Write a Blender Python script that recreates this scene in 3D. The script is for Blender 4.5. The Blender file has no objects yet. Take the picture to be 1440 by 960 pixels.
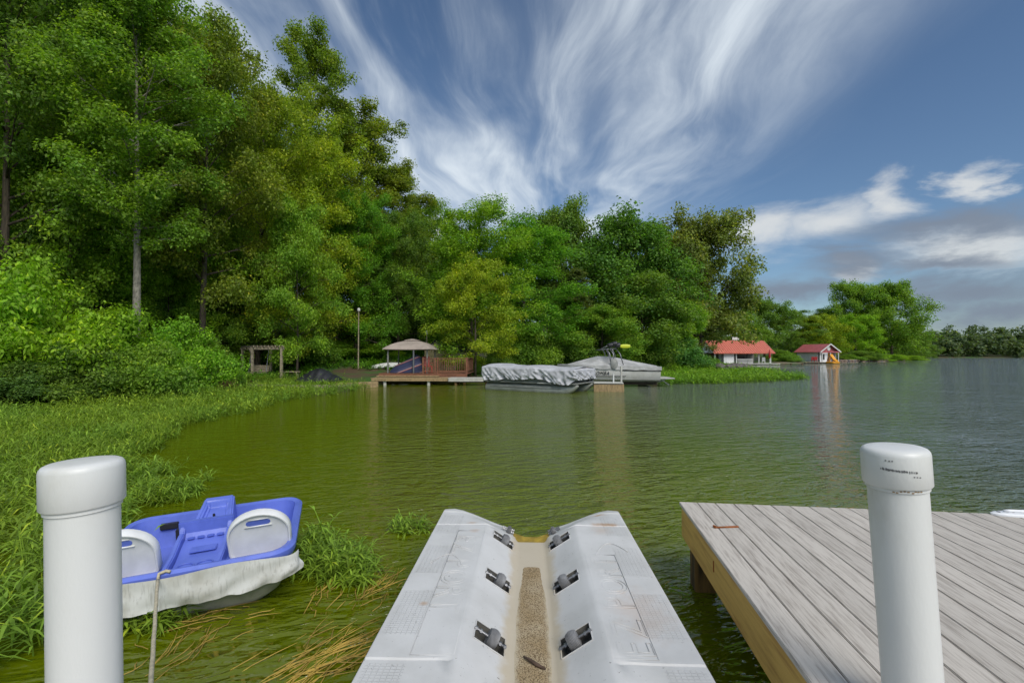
import bpy, bmesh, math, random
import numpy as np
from mathutils import Vector, Matrix, Euler, noise as mnoise
R = math.radians
scene = bpy.context.scene
COL = scene.collection

# ------------------------------------------------------------------ camera
F = 660.0                      # focal length in pixels of the 1440 px wide photograph
HOR = 497.0                    # row of the horizon
CAMZ = 1.85
cam = bpy.data.cameras.new('camera')
cam.sensor_width = 36.0
cam.lens = 36.0 * F / 1440.0
cam.clip_start = 0.05
cam.clip_end = 5000
camo = bpy.data.objects.new('camera', cam)
COL.objects.link(camo)
camo.location = (0, 0, CAMZ)
PITCH = math.atan((HOR - 480.0) / F)
camo.rotation_euler = (math.pi / 2 + PITCH, 0, 0)
scene.camera = camo

def ray(x, y):
    a = (x - 720.0) / F
    b = (480.0 - y) / F
    c, s = math.cos(PITCH), math.sin(PITCH)
    return Vector((a, c - b * s, s + b * c))
def onz(x, y, z=0.0):          # point of the level z seen at photo pixel x, y
    d = ray(x, y); t = (z - CAMZ) / d.z
    return Vector((d.x * t, d.y * t, z))
def ond(x, y, dist):           # point at depth dist (metres along +Y)
    d = ray(x, y); t = dist / d.y
    return Vector((d.x * t, dist, CAMZ + d.z * t))

# ------------------------------------------------------------------ world
SUN_EL, SUN_AZ = 44.0, 152.0   # compass style: azimuth clockwise from +Y
world = bpy.data.worlds.new('World'); scene.world = world
world.use_nodes = True
wn = world.node_tree; wn.nodes.clear()
def N(tree, kind, **kw):
    n = tree.nodes.new(kind)
    for k, v in kw.items(): setattr(n, k, v)
    return n
class G:
    """small helper that writes math node chains"""
    def __init__(s, tree): s.t = tree
    def m(s, op, a, b=None, c=None, clamp=False):
        n = s.t.nodes.new('ShaderNodeMath'); n.operation = op; n.use_clamp = clamp
        for i, q in enumerate((a, b, c)):
            if q is None: continue
            if isinstance(q, (int, float)): n.inputs[i].default_value = q
            else: s.t.links.new(q, n.inputs[i])
        return n.outputs[0]
    def ss(s, x, lo, hi):      # smoothstep, lo may be above hi
        n = s.t.nodes.new('ShaderNodeMapRange'); n.interpolation_type = 'SMOOTHSTEP'
        if lo < hi: a, b, o0, o1 = lo, hi, 0, 1
        else: a, b, o0, o1 = hi, lo, 1, 0
        s.t.links.new(x, n.inputs[0])
        for i, q in enumerate((a, b, o0, o1)): n.inputs[i + 1].default_value = q
        return n.outputs[0]
    def comb(s, x, y, z=0.0):
        n = s.t.nodes.new('ShaderNodeCombineXYZ')
        for i, q in enumerate((x, y, z)):
            if isinstance(q, (int, float)): n.inputs[i].default_value = q
            else: s.t.links.new(q, n.inputs[i])
        return n.outputs[0]
    def noise(s, vec, scale, detail=4.0, rough=0.55, dist=0.0, col=False):
        n = s.t.nodes.new('ShaderNodeTexNoise')
        if vec is not None: s.t.links.new(vec, n.inputs['Vector'])
        n.inputs['Scale'].default_value = scale; n.inputs['Detail'].default_value = detail
        n.inputs['Roughness'].default_value = rough; n.inputs['Distortion'].default_value = dist
        return n.outputs[1 if col else 0]
    def mix(s, f, a, b, mode='MIX'):
        n = s.t.nodes.new('ShaderNodeMix'); n.data_type = 'RGBA'; n.blend_type = mode
        for i, q in ((0, f), (6, a), (7, b)):
            if isinstance(q, (int, float)): n.inputs[i].default_value = q
            elif isinstance(q, tuple): n.inputs[i].default_value = (*q[:3], 1)
            else: s.t.links.new(q, n.inputs[i])
        return n.outputs[2]
    def vmul(s, v, xyz, off=(0, 0, 0)):
        n = s.t.nodes.new('ShaderNodeMapping'); s.t.links.new(v, n.inputs[0])
        n.inputs['Scale'].default_value = xyz; n.inputs['Location'].default_value = off
        return n.outputs[0]

g = G(wn)
sky = N(wn, 'ShaderNodeTexSky', sky_type='NISHITA')
sky.sun_disc = False
sky.sun_elevation = R(SUN_EL); sky.sun_rotation = R(SUN_AZ)
sky.air_density = 1.0; sky.dust_density = 0.6; sky.ozone_density = 2.0
tc = N(wn, 'ShaderNodeTexCoord')
sp = N(wn, 'ShaderNodeSeparateXYZ'); wn.links.new(tc.outputs['Generated'], sp.inputs[0])
dx, dy, dz = sp.outputs
zc = g.m('MAXIMUM', dz, 0.03)
px_, py_ = g.m('DIVIDE', dx, zc), g.m('DIVIDE', dy, zc)
P = g.comb(px_, py_, 0.0)
# high cirrus: streaks that run away from the viewer, combed by a slow warp
warp = g.noise(g.vmul(P, (0.55, 0.35, 1), (3.1, 1.7, 0)), 1.0, 3.0, 0.5, 0.0)
wx = g.m('ADD', px_, g.m('MULTIPLY', g.m('SUBTRACT', warp, 0.5), 1.1))
Pw = g.comb(wx, py_, 0.0)
fib = g.noise(g.vmul(Pw, (4.2, 0.75, 1), (0.4, 2.2, 0)), 1.0, 7.0, 0.62, 0.35)
body = g.noise(g.vmul(Pw, (1.7, 0.55, 1), (7.3, 0.9, 0)), 1.0, 4.0, 0.5, 0.5)
side = g.ss(g.m('ADD', px_, g.m('MULTIPLY', g.m('SUBTRACT', body, 0.5), 1.2)), 1.55, 0.75)
cir = g.m('ADD', g.m('MULTIPLY', body, 0.62), g.m('MULTIPLY', fib, 0.52))
cir = g.ss(cir, 0.45, 0.85)
veil = g.ss(body, 0.30, 0.75)
cir = g.m('MULTIPLY', g.m('ADD', g.m('MULTIPLY', cir, 0.80), g.m('MULTIPLY', veil, 0.26)), side, None, True)
low = g.ss(dz, 0.10, 0.30)
cir = g.m('MULTIPLY', cir, g.m('ADD', g.m('MULTIPLY', low, 0.85), 0.15))
# low heaps of cloud above the far shore
az = g.m('ARCTAN2', dx, dy)
hyp = g.m('SQRT', g.m('ADD', g.m('MULTIPLY', dx, dx), g.m('MULTIPLY', dy, dy)))
te = g.m('DIVIDE', dz, hyp)
A = g.comb(az, te, 0.0)
wob = g.noise(g.vmul(A, (5.0, 12.0, 1)), 1.0, 6.0, 0.62, 0.3, True)
ws = N(wn, 'ShaderNodeSeparateXYZ'); wn.links.new(wob, ws.inputs[0])
azw = g.m('ADD', az, g.m('MULTIPLY', g.m('SUBTRACT', ws.outputs[0], 0.5), 0.22))
tew = g.m('ADD', te, g.m('MULTIPLY', g.m('SUBTRACT', ws.outputs[1], 0.5), 0.13))
def blob(x, y, rx, ry):
    u, v = (x - 720) / F, (HOR - y) / F
    a0, t0 = math.atan(u), v / math.sqrt(1 + u * u)
    k = 1 / math.sqrt(1 + u * u)
    ra, rt = rx / F * k * k, ry / F * k
    ex = g.m('DIVIDE', g.m('SUBTRACT', azw, a0), ra); ey = g.m('DIVIDE', g.m('SUBTRACT', tew, t0), rt)
    return g.ss(g.m('SQRT', g.m('ADD', g.m('MULTIPLY', ex, ex), g.m('MULTIPLY', ey, ey))), 1.45, 0.05)
def blobs(lst):
    o = None
    for b in lst:
        q = blob(*b); o = q if o is None else g.m('MAXIMUM', o, q)
    return o
white = blobs([(1068, 322, 80, 34), (1165, 312, 85, 36), (1245, 283, 45, 32), (1372, 258, 36, 22), (1385, 350, 125, 36), (1200, 385, 40, 14), (615, 318, 30, 26)])
dark = blobs([(1335, 322, 170, 30), (1205, 374, 95, 22), (1115, 412, 100, 22), (1330, 374, 110, 18), (1365, 418, 190, 34), (1425, 448, 180, 28)])
band = g.m('MULTIPLY', g.ss(te, 0.02, 0.10), g.ss(te, 0.42, 0.22))
gen = g.m('MULTIPLY', g.ss(g.noise(g.vmul(A, (2.2, 7.0, 1), (4.4, 0.3, 0)), 1.0, 6.0, 0.6, 0.4), 0.56, 0.72), band)
back = g.ss(g.m('ABSOLUTE', az), 0.95, 1.35)          # generic heaps round the rest of the horizon
white = g.m('MAXIMUM', white, g.m('MULTIPLY', gen, back))
SKYT = g.mix(1.0, sky.outputs[0], (0.71, 0.81, 0.88), 'MULTIPLY')
c1 = g.mix(cir, SKYT, (7.0, 7.7, 8.3))
c2 = g.mix(g.m('MULTIPLY', white, 0.72), c1, (7.6, 7.6, 7.3))
c3 = g.mix(g.m('MULTIPLY', dark, 0.92), c2, (1.9, 2.3, 2.95))
bg = N(wn, 'ShaderNodeBackground'); bg.inputs[1].default_value = 0.086
wo = N(wn, 'ShaderNodeOutputWorld')
wn.links.new(c3, bg.inputs[0]); wn.links.new(bg.outputs[0], wo.inputs[0])

# ------------------------------------------------------------------ sun
sl = bpy.data.lights.new('sun', 'SUN'); sl.energy = 2.25; sl.angle = R(36.0); sl.color = (1.0, 0.955, 0.88)
so = bpy.data.objects.new('sun', sl); COL.objects.link(so)
sd = Vector((math.sin(R(SUN_AZ)) * math.cos(R(SUN_EL)), math.cos(R(SUN_AZ)) * math.cos(R(SUN_EL)), math.sin(R(SUN_EL))))
so.rotation_euler = (-sd).to_track_quat('-Z', 'Y').to_euler()
so.location = sd * 200
vs = scene.view_settings
vs.view_transform = 'Standard'; vs.look = 'None'; vs.gamma = 1.0; vs.use_curve_mapping = False
vs.exposure = 0.38
scene.render.engine = 'CYCLES'
cy = scene.cycles
cy.use_denoising = True; cy.use_adaptive_sampling = True; cy.adaptive_threshold = 0.025
cy.max_bounces = 6; cy.diffuse_bounces = 3; cy.glossy_bounces = 3; cy.transmission_bounces = 4; cy.transparent_max_bounces = 6
cy.caustics_reflective = False; cy.caustics_refractive = False
cy.sample_clamp_indirect = 4.0

# ------------------------------------------------------------------ helpers
def link(o, parent=None):
    COL.objects.link(o)
    if parent is not None: o.parent = parent
    return o
def tag(o, label=None, cat=None, group=None, kind=None):
    for k, v in (('label', label), ('category', cat), ('group', group), ('kind', kind)):
        if v: o[k] = v
    return o
def thing(name, label, cat, loc=(0, 0, 0), rz=0.0, group=None, rot=None):
    o = bpy.data.objects.new(name, None); o.empty_display_size = 0.2
    link(o); o.location = loc; o.rotation_euler = rot if rot else (0, 0, rz)
    return tag(o, label, cat, group)
def copy_tree(o, parent=None):
    c = o.copy(); COL.objects.link(c); c.parent = parent
    for ch in KIDS.get(o.name, []): copy_tree(ch, c)
    return c
KIDS = {}
def arr_mesh(name, V, Fq, nv=4):
    V = np.asarray(V, dtype=np.float32); Fq = np.asarray(Fq, dtype=np.int32).reshape(-1)
    me = bpy.data.meshes.new(name)
    me.vertices.add(len(V)); me.vertices.foreach_set('co', V.reshape(-1))
    n = len(Fq) // nv
    me.loops.add(len(Fq)); me.loops.foreach_set('vertex_index', Fq)
    me.polygons.add(n)
    me.polygons.foreach_set('loop_start', np.arange(n, dtype=np.int32) * nv)
    me.polygons.foreach_set('loop_total', np.full(n, nv, dtype=np.int32))
    me.update(calc_edges=True)
    return me
class MB:
    def __init__(s): s.v = []; s.f = []
    def add(s, vs_, fs):
        o = len(s.v); s.v += [tuple(q) for q in vs_]; s.f += [tuple(i + o for i in q) for q in fs]; return s
    def box(s, c, d, rot=(0, 0, 0), taper=None):
        M = Euler(rot).to_matrix(); c = Vector(c); h = Vector(d) / 2
        vs_ = []
        for k in range(8):
            x, y, z = (1 if k & 1 else -1), (1 if k & 2 else -1), (1 if k & 4 else -1)
            t = taper if (taper and z > 0) else 1.0
            vs_.append(c + M @ Vector((x * h.x * t, y * h.y * t, z * h.z)))
        return s.add(vs_, [(0, 2, 3, 1), (4, 5, 7, 6), (0, 1, 5, 4), (2, 6, 7, 3), (0, 4, 6, 2), (1, 3, 7, 5)])
    def bar(s, a, b, w, h=None, up=(0, 0, 1)):
        a, b = Vector(a), Vector(b); h = h or w
        d = (b - a).normalized(); u = Vector(up)
        if abs(d.dot(u)) > 0.99: u = Vector((1, 0, 0))
        x = d.cross(u).normalized(); y = x.cross(d).normalized()
        vs_ = []
        for p in (a, b):
            for sx, sy in ((-1, -1), (1, -1), (1, 1), (-1, 1)): vs_.append(p + x * sx * w / 2 + y * sy * h / 2)
        return s.add(vs_, [(3, 2, 1, 0), (4, 5, 6, 7), (0, 1, 5, 4), (1, 2, 6, 5), (2, 3, 7, 6), (3, 0, 4, 7)])
    def tube(s, pts, r, n=8, cap=True):
        pts = [Vector(p) for p in pts]; m = len(pts)
        rs = r if isinstance(r, (list, tuple)) else [r] * m
        vs_ = []; prev = None
        for i, p in enumerate(pts):
            d = (pts[min(i + 1, m - 1)] - pts[max(i - 1, 0)]).normalized()
            if prev is None:
                u = Vector((0, 0, 1)) if abs(d.z) < 0.9 else Vector((1, 0, 0))
                x = d.cross(u).normalized()
            else: x = (prev - d * prev.dot(d)).normalized()
            prev = x; y = d.cross(x)
            for k in range(n):
                a = 2 * math.pi * k / n
                vs_.append(p + (x * math.cos(a) + y * math.sin(a)) * rs[i])
        fs = []
        for i in range(m - 1):
            for k in range(n):
                k2 = (k + 1) % n
                fs.append((i * n + k, i * n + k2, (i + 1) * n + k2, (i + 1) * n + k))
        if cap: fs += [tuple(range(n - 1, -1, -1)), tuple((m - 1) * n + k for k in range(n))]
        return s.add(vs_, fs)
    def lathe(s, prof, n=24, M=None):
        M = M or Matrix.Identity(4); vs_ = []
        for r, z in prof:
            for k in range(n):
                a = 2 * math.pi * k / n; vs_.append(M @ Vector((r * math.cos(a), r * math.sin(a), z)))
        fs = []; m = len(prof)
        for i in range(m - 1):
            for k in range(n):
                k2 = (k + 1) % n
                fs.append((i * n + k, i * n + k2, (i + 1) * n + k2, (i + 1) * n + k))
        fs += [tuple(range(n - 1, -1, -1)), tuple((m - 1) * n + k for k in range(n))]
        return s.add(vs_, fs)
    def prism(s, poly, t, M=None):           # poly in local xy, extruded t along z
        M = M or Matrix.Identity(4); n = len(poly)
        vs_ = [M @ Vector((x, y, 0)) for x, y in poly] + [M @ Vector((x, y, t)) for x, y in poly]
        fs = [tuple(range(n - 1, -1, -1)), tuple(range(n, 2 * n))] + [(i, (i + 1) % n, n + (i + 1) % n, n + i) for i in range(n)]
        return s.add(vs_, fs)
    def loft(s, rings, cap=True, closed=True):
        n = len(rings[0]); vs_ = [p for r_ in rings for p in r_]; fs = []
        for i in range(len(rings) - 1):
            for k in range(n if closed else n - 1):
                k2 = (k + 1) % n
                fs.append((i * n + k, i * n + k2, (i + 1) * n + k2, (i + 1) * n + k))
        if cap and closed: fs += [tuple(range(n - 1, -1, -1)), tuple((len(rings) - 1) * n + k for k in range(n))]
        return s.add(vs_, fs)
    def build(s, name, mat, parent=None, smooth=False, bevel=0.0, seg=2, fix=True):
        me = bpy.data.meshes.new(name); me.from_pydata(s.v, [], s.f); me.update()
        if bevel or fix:
            bm = bmesh.new(); bm.from_mesh(me)
            if bevel:
                bmesh.ops.bevel(bm, geom=[e for e in bm.edges if len(e.link_faces) == 2 and e.calc_face_angle(0) > 0.6] , offset=bevel, segments=seg, affect='EDGES', clamp_overlap=True)
            if fix: bmesh.ops.recalc_face_normals(bm, faces=bm.faces[:])
            bm.to_mesh(me); bm.free()
        if smooth:
            me.polygons.foreach_set('use_smooth', [True] * len(me.polygons))
            if smooth == 'auto':
                me.set_sharp_from_angle(angle=R(38))
        if mat: me.materials.append(mat)
        o = bpy.data.objects.new(name, me); link(o, parent)
        if parent is not None: KIDS.setdefault(parent.name, []).append(o)
        return o
def inst(o, parent, name=None, loc=None, rot=None, scale=None):
    c = bpy.data.objects.new(name or o.name.split('.')[0], o.data); link(c, parent)
    if loc is not None: c.location = loc
    if rot is not None: c.rotation_euler = rot
    if scale is not None: c.scale = scale
    if parent is not None: KIDS.setdefault(parent.name, []).append(c)
    return c
def text_mesh(name, body, size, mat, parent, M, outline=0.0, extrude=0.003, shear=0.0, spacing=1.0):
    cu = bpy.data.curves.new(name + '_c', 'FONT'); cu.body = body; cu.size = size; cu.shear = shear; cu.space_character = spacing
    cu.align_x = 'LEFT'
    if outline: cu.fill_mode = 'NONE'; cu.bevel_depth = outline; cu.bevel_resolution = 1
    else: cu.extrude = extrude
    cu.resolution_u = 4
    t = bpy.data.objects.new(name + '_t', cu); COL.objects.link(t)
    dg = bpy.context.evaluated_depsgraph_get(); dg.update()
    me = bpy.data.meshes.new_from_object(t.evaluated_get(dg))
    bpy.data.objects.remove(t); bpy.data.curves.remove(cu)
    me.transform(M); me.materials.clear(); me.materials.append(mat)
    o = bpy.data.objects.new(name, me); link(o, parent)
    return o

# ------------------------------------------------------------------ materials
MATS = {}
def mat(name, col, rough=0.6, var=0.0, vscale=6.0, stretch=(1, 1, 1), bump=0.0, bscale=40.0, spec=0.5, metal=0.0, col2=None, detail=5.0, lo=0.35, hi=0.65, isl=0.0):
    """principled with a noisy second colour and fine relief"""
    m = bpy.data.materials.new(name); m.use_nodes = True
    t = m.node_tree; b = t.nodes['Principled BSDF']; q = G(t)
    b.inputs['Roughness'].default_value = rough; b.inputs['Metallic'].default_value = metal
    b.inputs['Specular IOR Level'].default_value = spec
    tcn = N(t, 'ShaderNodeTexCoord'); oi = N(t, 'ShaderNodeObjectInfo')
    off = N(t, 'ShaderNodeVectorMath', operation='ADD')
    t.links.new(tcn.outputs['Object'], off.inputs[0])
    sc_ = N(t, 'ShaderNodeVectorMath', operation='SCALE'); sc_.inputs[0].default_value = (7.1, 3.3, 5.7)
    t.links.new(oi.outputs['Random'], sc_.inputs['Scale']); t.links.new(sc_.outputs[0], off.inputs[1])
    vec = q.vmul(off.outputs[0], stretch)
    c = (*col, 1)
    if var or col2:
        n1 = q.noise(vec, vscale, detail, 0.6, 0.3)
        c2 = col2 or tuple(x * (1 - var) for x in col)
        cc = q.mix(q.ss(n1, lo, hi), col, c2)
        if isl:
            rv = q.m('ADD', 1 - isl, q.m('MULTIPLY', oi.outputs['Random'], 2 * isl))
            cc = q.mix(1.0, cc, q.comb(rv, rv, rv), 'MULTIPLY')
        t.links.new(cc, b.inputs['Base Color'])
    else: b.inputs['Base Color'].default_value = c
    if bump:
        bn = N(t, 'ShaderNodeBump'); bn.inputs['Strength'].default_value = 1.0; bn.inputs['Distance'].default_value = bump
        t.links.new(q.noise(vec, bscale, 4.0, 0.6), bn.inputs['Height']); t.links.new(bn.outputs[0], b.inputs['Normal'])
    MATS[name] = m
    return m
def leaf_mat(name, trans=0.35, rough=0.5):
    m = bpy.data.materials.new(name); m.use_nodes = True
    t = m.node_tree; q = G(t); b = t.nodes['Principled BSDF']; out = t.nodes['Material Output']
    oi = N(t, 'ShaderNodeObjectInfo'); ge = N(t, 'ShaderNodeNewGeometry')
    r = ge.outputs['Random Per Island']
    v = q.m('ADD', 0.5, q.m('MULTIPLY', r, 1.0))
    base = q.mix(1.0, oi.outputs['Color'], q.comb(v, v, v), 'MULTIPLY')
    tcn = N(t, 'ShaderNodeTexCoord')
    big = q.ss(q.noise(tcn.outputs['Object'], 0.42, 2.0, 0.5), 0.36, 0.64)
    base = q.mix(q.m('MULTIPLY', big, 0.5), base, q.mix(1.0, base, (1.45, 1.12, 0.55), 'MULTIPLY'))
    rare = q.ss(r, 0.93, 0.99)
    base = q.mix(q.m('MULTIPLY', rare, 0.5), base, q.mix(1.0, base, (2.0, 1.35, 0.9), 'MULTIPLY'))
    t.links.new(base, b.inputs['Base Color']); b.inputs['Roughness'].default_value = rough
    b.inputs['Specular IOR Level'].default_value = 0.35
    tr = N(t, 'ShaderNodeBsdfTranslucent'); t.links.new(q.mix(1.0, base, (1.25, 1.35, 0.5), 'MULTIPLY'), tr.inputs[0])
    mx = N(t, 'ShaderNodeMixShader'); mx.inputs[0].default_value = trans
    t.links.new(b.outputs[0], mx.inputs[1]); t.links.new(tr.outputs[0], mx.inputs[2]); t.links.new(mx.outputs[0], out.inputs[0])
    return m
LEAF = leaf_mat('leaf', 0.48, 0.6)
WEED = leaf_mat('weed_leaf', 0.3, 0.55)
BARK = mat('bark', (0.11, 0.085, 0.06), 0.9, 0.6, 3.0, (4, 4, 0.7), 0.02, 9.0)
BARK_PALE = mat('bark_pale', (0.30, 0.27, 0.22), 0.9, 0.55, 3.0, (3, 3, 1.2), 0.015, 10.0)
# ------------------------------------------------------------------ ground, water
SHORE = [(-13, -40), (-12, 0), (-13, 8), (-15.5, 14), (-15.3, 19), (-14.5, 24), (-13, 27.3), (-10, 28.6), (-8, 30), (-3, 31.5), (2, 34),
         (8, 38), (14, 42), (20, 46), (25, 51), (27.5, 56), (28, 64), (31, 74), (37, 80.2), (53, 88), (62, 95), (70, 98.5), (90, 112), (115, 136),
         (122, 150), (125, 175), (140, 205), (220, 212), (420, 225), (900, 300), (900, 1500), (-600, 1500), (-600, -40)]
SH = np.array(SHORE, dtype=float)
def sdist(X, Y):
    """distance to the shore, positive on land"""
    X = np.asarray(X, float); Y = np.asarray(Y, float)
    best = np.full(X.shape, 1e9); ins = np.zeros(X.shape, bool)
    n = len(SH)
    for i in range(n):
        x0, y0 = SH[i]; x1, y1 = SH[(i + 1) % n]
        ex, ey = x1 - x0, y1 - y0
        t = np.clip(((X - x0) * ex + (Y - y0) * ey) / (ex * ex + ey * ey), 0, 1)
        best = np.minimum(best, np.hypot(X - x0 - t * ex, Y - y0 - t * ey))
        with np.errstate(divide='ignore', invalid='ignore'):
            c = ((y0 > Y) != (y1 > Y)) & (X < (x1 - x0) * (Y - y0) / (y1 - y0 + 1e-12) + x0)
        ins ^= c
    return np.where(ins, best, -best)
def gz(X, Y):
    X = np.asarray(X, float); Y = np.asarray(Y, float)
    s = sdist(X, Y)
    slope = np.where(X > 26, 0.03, 0.12)
    up = 0.32 * np.clip(s / 0.7, 0, 1) + 0.11 * np.clip(s - 30, 0, 140) + slope * np.clip(s - 2.0, 0, 45) * np.clip((s - 2) / 8, 0.2, 1)
    up = up + 0.06 * np.sin(X * 1.3 + 0.4 * Y) * np.sin(Y * 1.1) * np.clip(s, 0, 1)
    dn = -np.clip(-s * 0.35, 0, 2.2)
    return np.where(s > 0, up, dn)
def gz1(x, y): return float(gz(np.array([x]), np.array([y]))[0])
xs = np.concatenate([np.linspace(-600, -60, 14), np.arange(-56, 60, 0.9), np.linspace(62, 150, 40), np.linspace(165, 900, 20)])
ys = np.concatenate([np.arange(-40, 0, 4), np.arange(0, 60, 0.9), np.linspace(61, 160, 60), np.linspace(165, 260, 25), np.linspace(300, 1500, 12)])
XX, YY = np.meshgrid(xs, ys)
ZZ = gz(XX, YY)
V = np.stack([XX, YY, ZZ], -1).reshape(-1, 3)
nx, ny = len(xs), len(ys)
ii = (np.arange(ny - 1)[:, None] * nx + np.arange(nx - 1)[None, :]).reshape(-1)
Fq = np.stack([ii, ii + 1, ii + nx + 1, ii + nx], -1)
me = arr_mesh('ground', V, Fq)
GROUND = bpy.data.materials.new('ground'); GROUND.use_nodes = True
t = GROUND.node_tree; q = G(t); b = t.nodes['Principled BSDF']; b.inputs['Roughness'].default_value = 0.95
tcn = N(t, 'ShaderNodeTexCoord')
n1 = q.noise(tcn.outputs['Object'], 0.35, 5, 0.6, 0.5); n2 = q.noise(tcn.outputs['Object'], 6.0, 5, 0.65)
soil = q.mix(n2, (0.13, 0.075, 0.04), (0.055, 0.038, 0.022)); grass = q.mix(n2, (0.05, 0.13, 0.012), (0.028, 0.07, 0.01))
t.links.new(q.mix(q.ss(n1, 0.42, 0.58), grass, soil), b.inputs['Base Color'])
bn = N(t, 'ShaderNodeBump'); bn.inputs['Distance'].default_value = 0.05; t.links.new(n2, bn.inputs['Height']); t.links.new(bn.outputs[0], b.inputs['Normal'])
me.materials.append(GROUND)
me.polygons.foreach_set('use_smooth', [True] * len(me.polygons))
go = bpy.data.objects.new('ground', me); link(go); go['kind'] = 'structure'

WATER = bpy.data.materials.new('lake_water'); WATER.use_nodes = True
t = WATER.node_tree; q = G(t); b = t.nodes['Principled BSDF']
tcn = N(t, 'ShaderNodeTexCoord'); ob = tcn.outputs['Object']
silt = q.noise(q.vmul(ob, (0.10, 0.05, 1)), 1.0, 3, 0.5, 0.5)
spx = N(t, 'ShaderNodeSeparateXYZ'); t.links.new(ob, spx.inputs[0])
deep = q.ss(q.m('ADD', spx.outputs[0], q.m('MULTIPLY', silt, 4.0)), 2.5, 11.0)   # silvery sky reflection painted into the body colour towards open water
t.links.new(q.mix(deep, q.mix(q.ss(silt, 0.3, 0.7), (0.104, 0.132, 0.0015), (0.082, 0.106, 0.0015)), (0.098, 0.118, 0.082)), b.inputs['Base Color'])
b.inputs['Roughness'].default_value = 0.03; b.inputs['IOR'].default_value = 1.52
rot = N(t, 'ShaderNodeMapping'); rot.inputs['Rotation'].default_value = (0, 0, R(-14)); t.links.new(ob, rot.inputs[0])
w1 = q.noise(q.vmul(rot.outputs[0], (1.5, 4.2, 1)), 1.0, 2.0, 0.5, 0.5)
w2 = q.noise(q.vmul(rot.outputs[0], (5.0, 13.0, 1), (3, 5, 0)), 1.0, 2.0, 0.5, 0.4)
w4 = q.noise(q.vmul(rot.outputs[0], (2.1, 5.4, 1), (11, 3, 0)), 1.0, 3.0, 0.55, 0.6)
w3 = q.noise(q.vmul(ob, (0.25, 0.6, 1)), 1.0, 2.0, 0.5)
calm = q.ss(q.noise(q.vmul(ob, (0.16, 0.22, 1), (9, 2, 0)), 1.0, 3.0, 0.6), 0.25, 0.62)
rid = q.m('POWER', q.m('SUBTRACT', 1.0, q.m('ABSOLUTE', q.m('SUBTRACT', q.m('MULTIPLY', w4, 2.0), 1.0))), 4.0)   # short sharp crests
hh = q.m('ADD', q.m('ADD', q.m('MULTIPLY', w1, 0.105), q.m('MULTIPLY', rid, 0.024)), q.m('ADD', q.m('ADD', q.m('MULTIPLY', w2, 0.034), q.m('MULTIPLY', q.noise(ob, 5.0, 2.0, 0.5), 0.05)), q.m('MULTIPLY', w3, 0.08)))
lee = q.ss(spx.outputs[0], -7.0, 1.5)                 # the weedy cove is sheltered, ripples grow towards open water
amp = q.m('ADD', 0.14, q.m('MULTIPLY', q.m('MULTIPLY', q.m('ADD', 0.35, q.m('MULTIPLY', calm, 0.65)), lee), 0.86))
bn = N(t, 'ShaderNodeBump'); bn.inputs['Strength'].default_value = 1.0; bn.inputs['Distance'].default_value = 1.0
t.links.new(q.m('MULTIPLY', hh, amp), bn.inputs['Height']); t.links.new(bn.outputs[0], b.inputs['Normal'])
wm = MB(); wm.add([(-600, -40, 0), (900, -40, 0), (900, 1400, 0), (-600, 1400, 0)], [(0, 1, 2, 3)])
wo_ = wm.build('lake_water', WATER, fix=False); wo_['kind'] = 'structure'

# ------------------------------------------------------------------ foliage
rng = np.random.default_rng(11)
def unit(a): return a / (np.linalg.norm(a, axis=1, keepdims=True) + 1e-9)
def leaves(C, Nn, L, W, rg, droop=0.0):
    """one folded diamond per leaf at C facing Nn"""
    n = len(C); r = unit(rg.normal(size=(n, 3))); r[:, 2] -= droop
    d = unit(r - Nn * np.sum(r * Nn, 1, keepdims=True)); s = np.cross(Nn, d)
    L = np.broadcast_to(L, (n,))[:, None]; W = np.broadcast_to(W, (n,))[:, None]
    V = np.empty((n, 4, 3)); V[:, 0] = C - d * L * 0.5; V[:, 2] = C + d * L * 0.5
    V[:, 1] = C + s * W * 0.5 + Nn * W * 0.18; V[:, 3] = C - s * W * 0.5 + Nn * W * 0.18
    return V.reshape(-1, 3), np.arange(n * 4, dtype=np.int32)
def crown_from(clusters, total, L, W, rg, flat=0.6, upb=0.7):
    """clusters: (x, y, z, radius)"""
    K = np.array(clusters); wgt = K[:, 3] ** 2; wgt /= wgt.sum()
    idx = rg.choice(len(K), total, p=wgt); c = K[idx]
    d = unit(rg.normal(size=(total, 3))); rad = rg.random((total, 1)) ** 0.45
    lump = 1 + 0.35 * np.sin(d[:, :1] * 5 + idx[:, None]) * np.sin(d[:, 1:2] * 4 + idx[:, None] * 2)
    off = d * rad * lump * c[:, 3:4]; off[:, 2] *= flat
    nn = unit(d * 0.6 + np.array([[0, 0, upb]]) + rg.normal(size=(total, 3)) * 0.55)
    return leaves(c[:, :3] + off, nn, L * rg.uniform(0.7, 1.3, total), W * rg.uniform(0.7, 1.3, total), rg, 0.25)
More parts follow.
